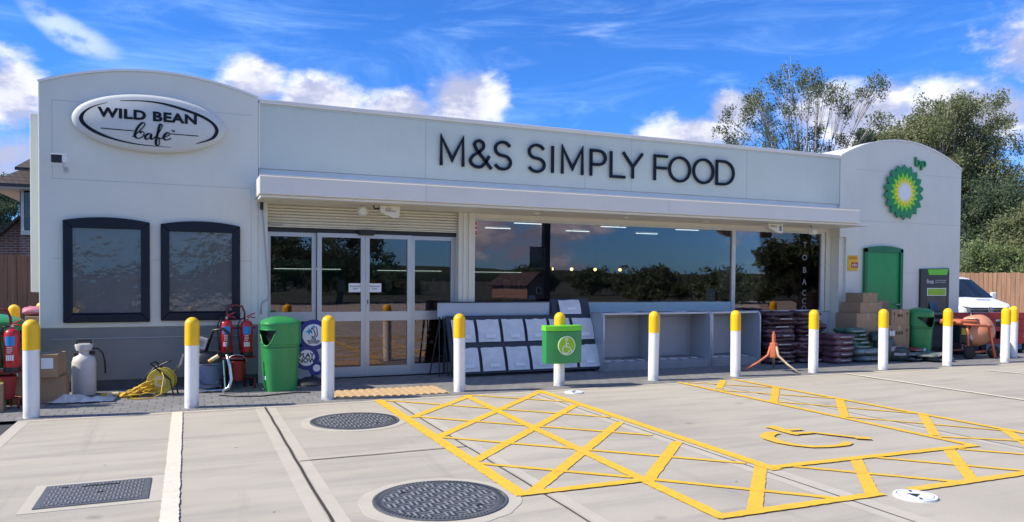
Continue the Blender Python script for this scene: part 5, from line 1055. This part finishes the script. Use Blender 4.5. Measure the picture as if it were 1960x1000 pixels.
# ------------------------------------------------------------------ brick house left
t=thing('brick_house','red brick house with a tiled hipped roof and white bay window behind the left fence','house',(-5.2,29.6,0)); 
def hp(mb,n,m,**k): return mb.build(n,m,t,**k)
hp(MB().box(.02,9,0,7,0,4.30).add([(-.95,.3,0),(.02,.3,0),(.02,.3,3.35),(-.95,.3,2.35),(-.95,5,0),(.02,5,0),(.02,5,3.35),(-.95,5,2.35)],[(0,1,2,3),(4,7,6,5),(0,3,7,4),(3,2,6,7)]),'wall',BRICKM)
rf=hp(MB().add([(-.75,-.75,4.42),(9.7,-.75,4.42),(9.7,7.7,4.42),(-.75,7.7,4.42),(3.2,3.4,7.3),(6.2,3.4,7.3)],[(0,1,5,4),(1,2,5),(2,3,4,5),(3,0,4)]),'roof',TILE)
hp(MB().box(-.75,9.7,-.75,7.7,4.28,4.40),'soffit',mat('soffit_cream',(.62,.58,.5),.6)); hp(MB().box(-.80,9.75,-.80,-.70,4.33,4.43).box(-.80,-.70,-.80,7.7,4.33,4.43),'gutter',mat('gutter_dark',(.05,.035,.03),.5))
hp(MB().add([(.05,-.95,4.95),(3.2,-.95,4.95),(3.2,3,6.4),(.75,3,6.4),(.05,-.95,4.85),(3.2,-.95,4.85)],[(0,1,2,3),(0,4,5,1),(0,3,4)]),'upper_roof',TILE)
w_=hp(MB().box(.08,.16,-.16,0,2.95,4.27).box(.66,.78,-.16,0,2.95,4.27).box(.08,1.6,-.20,0,2.80,2.95).box(1.4,1.5,-.16,0,2.95,4.27),'window',mat('bay_white',(.66,.63,.56),.5)); MB().box(.16,1.4,-.09,-.02,2.96,4.26).build('pane',GLD,w_)
hp(MB().obox((-.46,.15,2.93),(1.42,.5,.07),(0,R(-45.8),0)),'lean_to_roof',TILE)
# ------------------------------------------------------------------ trees
def tree(name,label,base,clumps,leafm,barkm,trunk_r,nleaf,ls,spread,droop=0,seed=1,trunk_top=None,group=None,cat='tree',skew=None):
    rr=random.Random(seed); t=thing(name,label,cat,base,0,group); q=MB(); top=trunk_top or Vector((0,0,max(c[2] for c in clumps)*.6)); top=Vector(top)
    trunk=[Vector((0,0,0))+(top-Vector((0,0,0)))*f+Vector((math.sin(f*3)*.15,math.cos(f*2.5)*.1-.1,0)) for f in [i/8 for i in range(9)]]
    q.tube(trunk,trunk_r,9,trunk_r*.4); o_=q.build('trunk',barkm,t,smooth=True)
    q=MB(); vs=[];fs=[]
    for c in clumps:
        c=Vector(c[:3]); cr=(c[2]); f=rr.uniform(.35,.95); st=trunk[int(f*8)]; 
        mid=st.lerp(c,.5)+Vector((rr.uniform(-.25,.25),rr.uniform(-.25,.25),rr.uniform(-.1,.4)))
        pts=[]
        for i in range(8):
            s=i/7; p=st*(1-s)**2+mid*2*s*(1-s)+c*s*s; pts.append(p+Vector((rr.uniform(-1,1),rr.uniform(-1,1),rr.uniform(-1,1)))*.035)
        q.tube(pts,trunk_r*.20,5,.008)
        for k in range(4):
            p=c+Vector((rr.gauss(0,1),rr.gauss(0,1),rr.gauss(0,.8)))*spread; q.tube([pts[5],pts[5].lerp(p,.55)+Vector((0,0,.08)),p],.009,4,.004)
    q.build('limbs',barkm,t,smooth=True)
    for c in clumps:
        rad=c[3] if len(c)>3 else spread; nl=int(nleaf*(rad/spread)**2); cc=Vector(c[:3])
        subs=[cc+Vector((rr.gauss(0,1),rr.gauss(0,1),rr.gauss(0,.75)))*rad*.75 for _ in range(9)]
        for _ in range(nl):
            s=rr.choice(subs); p=s+Vector((rr.gauss(0,1),rr.gauss(0,1),rr.gauss(0,.8)))*rad*.34
            if droop: p.z-=abs(rr.gauss(0,droop))
            l=ls*rr.uniform(.6,1.3); a=Vector((rr.gauss(0,1),rr.gauss(0,1),rr.gauss(0,1)-droop*2)).normalized()*l; b_=a.cross(Vector((rr.gauss(0,1),rr.gauss(0,1),rr.gauss(0,1)))).normalized()*l*.42
            k=len(vs); vs+=[tuple(p-a),tuple(p+b_),tuple(p+a),tuple(p-b_)]; fs.append((k,k+1,k+2,k+3))
    m_=MB(); m_.v=vs; m_.f=fs; m_.build('crown',leafm,t,weld=False); return t
LAT=Vector((math.cos(YAW),-math.sin(YAW),0)); FW=Vector((math.sin(YAW),math.cos(YAW),0))
def place(px,d): return FW*d+LAT*((px-980)/1433.5*d)
def cl(px0,d,pts,rr,sp=1.0):  # clump list in the tree's own frame, real size
    out=[]
    for p in pts:
        x,y=p[0],p[1]; v=LAT*((x-px0)/1433.5*d)+FW*rr.uniform(-sp,sp); v.z=1.45+(538-y)/1433.5*d; out.append((v.x,v.y,v.z)+((p[2],) if len(p)>2 else ()))
    return out
rr=random.Random(11)
P1=[(1500,138),(1475,150),(1455,172),(1490,165),(1440,190),(1462,205),(1415,215),(1392,225),(1385,245),(1405,262),(1392,282),(1432,240),(1450,268),(1478,225),(1500,196),(1525,150),(1548,142),(1580,150),(1600,165),(1575,180),(1545,172),(1525,190),(1605,190),(1645,165),(1660,172),(1632,180),(1650,228),(1660,246),(1640,255),(1480,262),(1505,248),(1540,258),(1560,245),(1575,275),(1520,285),(1600,270),(1440,288),(1410,292),(1465,292),(1625,205),(1550,295),(1500,295),(1510,215),(1430,205)]
tree('birch_tree','tall thin airy birch with drooping sparse leaves rising behind the fascia','' and 0 or tuple(place(1535,30)),cl(1535,30,P1,rr,1.1),LEAFB,BBARK,.15,330,.052,.26,.20,5,(.2,0,6.0))
P2=[]
for _ in range(120):
    a=rr.uniform(0,6.283);q_=math.sqrt(rr.random()); x=1782+86*q_*math.cos(a);y=283+70*q_*math.sin(a)
    P2.append((x,y))
for _ in range(60): P2.append((rr.uniform(1790,1880),rr.uniform(320,410)))
P2=P2+[(1750,206),(1790,198),(1825,195),(1860,212),(1882,240),(1890,262),(1884,290),(1845,205),(1705,250)]
tree('broad_tree','large round-headed tree with pale green leaves behind the right arched wall',tuple(place(1800,34)),cl(1800,34,P2,rr,2.6),LEAFD,BBARK,.28,520,.062,.40,.20,8,(0,0,6.5))
P3=[(rr.uniform(1838,1935),rr.uniform(380,480)) for _ in range(46)]+[(rr.uniform(1880,1925),rr.uniform(365,430)) for _ in range(20)]
tree('dark_tree','dark dense tree filling the gap below the large round-headed tree',tuple(place(1895,30)),cl(1895,30,P3,rr,1.8),LEAFK,BARK,.25,800,.065,.55,.05,9,(0,0,3.5))
P4=[(rr.uniform(1935,2030),rr.uniform(415,510)) for _ in range(50)]
tree('leafy_tree','mid green tree at the right edge of the picture behind the fence',tuple(place(1985,27)),cl(1985,27,P4,rr,1.5),LEAFD,BARK,.22,650,.06,.48,.05,10,(0,0,2.8))
P5=[(rr.uniform(1838,1965),rr.uniform(478,532)) for _ in range(44)]
tree('hedge_shrub','light green shrubs showing just above the brown fence at the right',tuple(place(1900,26)),cl(1900,26,P5,rr,.8),LEAFL,BARK,.1,560,.05,.34,0,12,(0,0,1.2),cat='shrub')
P6=[(1640,262),(1652,255),(1660,268),(1645,280),(1668,282),(1655,292),(1635,290)]
tree('small_dark_tree','small dark tree crown peeping up left of the right arched wall',tuple(place(1655,36)),cl(1655,36,P6,rr,.7),LEAFK,BARK,.15,600,.06,.30,.05,13,(0,0,6.2))
P7=[(rr.uniform(-45,28),rr.uniform(392,500)) for _ in range(50)]+[(8,380),(-10,375),(-30,370)]
tree('round_tree','dark green tree beside the brick house at the left edge of the picture',tuple(place(-5,38)),cl(-5,38,P7,rr,1.5),LEAFK,BARK,.25,620,.065,.46,0,14,(0,0,3.5))
# things across the road, mirrored in the shop glass
def bush_tree(label,x,y,h,w,seed,lm=LEAFK):
    r2=random.Random(seed); c=[(w*math.cos(a)*q_,w*.6*math.sin(a)*q_,h*(.35+.62*r2.random())*(1-.35*q_)) for a,q_ in ((r2.uniform(0,6.28),math.sqrt(r2.random())) for _ in range(34))]
    return tree('roadside_tree',label,(x,y,0),c,lm,BARK,.2,260,.13,w*.2,0,seed,(0,0,h*.45),group='trees across the road mirrored in the glass')
bush_tree('broad dark tree across the road mirrored in the left glass door',3.6,-20,4.6,2.6,31); bush_tree('tall dark tree across the road mirrored in the sliding doors',8.0,-22,5.2,3.0,32)
bush_tree('dark tree beyond the brick house, mirrored left of centre in the big window',30,-42,2.9,2.4,33); bush_tree('round dark tree mirrored near the warm lamps in the big window',35.5,-41,2.6,2.6,34)
bush_tree('bushy dark tree mirrored at the right part of the big window',27.5,-19,2.15,2.4,35); bush_tree('bushy tree mirrored beside the mullion of the window',31.5,-16.5,2.1,2.4,36); bush_tree('tall tree mirrored at the right end of the window',24,-2.5,3.9,2.2,37); bush_tree('far tree mirrored at the left of the big window',17,-44,1.9,3.0,38); bush_tree('far tree mirrored in the right-hand side glass by the doors',12.5,-46,2.0,3,39)
t=thing('gabled_house','brick house across the road with a pale gable window, mirrored in the big window','house',(24.5,-33,0),R(-25)); t.scale=(.85,.85,.85)
MB().prism([(-1.6,-.2),(-1.6,1.15),(0,2.15),(1.6,1.15),(1.6,-.2)],-2.2,2.2).build('wall',BRICKM,t); MB().prism([(-1.8,1.05),(0,2.22),(0,2.36),(-1.95,1.10)],-2.4,2.4).prism([(1.8,1.05),(0,2.22),(0,2.36),(1.95,1.10)],-2.4,2.4).build('roof',TILE,t)
w_=MB().box(-.3,.3,2.205,2.24,.35,.95).box(-1.4,-.5,2.205,2.24,-.1,.2).build('window',PWH,t); MB().box(-.22,.22,2.242,2.25,.42,.88).build('pane',GLD,w_)
t=thing('forecourt_pillar','dark slim pillar of the pump canopy standing behind the viewer, mirrored in the window','pillar',(14.2,-7.2,0)); MB().box(-.14,.14,-.14,.14,0,4.2).build('shaft',BLACKF,t); MB().box(-.75,-.145,-.06,.06,1.95,2.85).build('sign_box',GLD,t)
q=MB(); rr2=random.Random(2); n=120; vs=[];
for i in range(n+1):
    x=-600+1500*i/n; h=4.2+2.6*mnoise.noise(Vector((x*.006,0,0)))+.8*mnoise.noise(Vector((x*.03,4,0))); vs+=[(x,-330,-1),(x,-330,h+2.0),(x,-420,-1)]
q.add(vs,[(3*i,3*i+3,3*i+4,3*i+1) for i in range(n)]+[(3*i+1,3*i+4,3*i+5,3*i+2) for i in range(n)]); struct(q.build('hills',mat('hill_green',(.045,.06,.04),.9,var=.3,scale=.1),smooth=True))
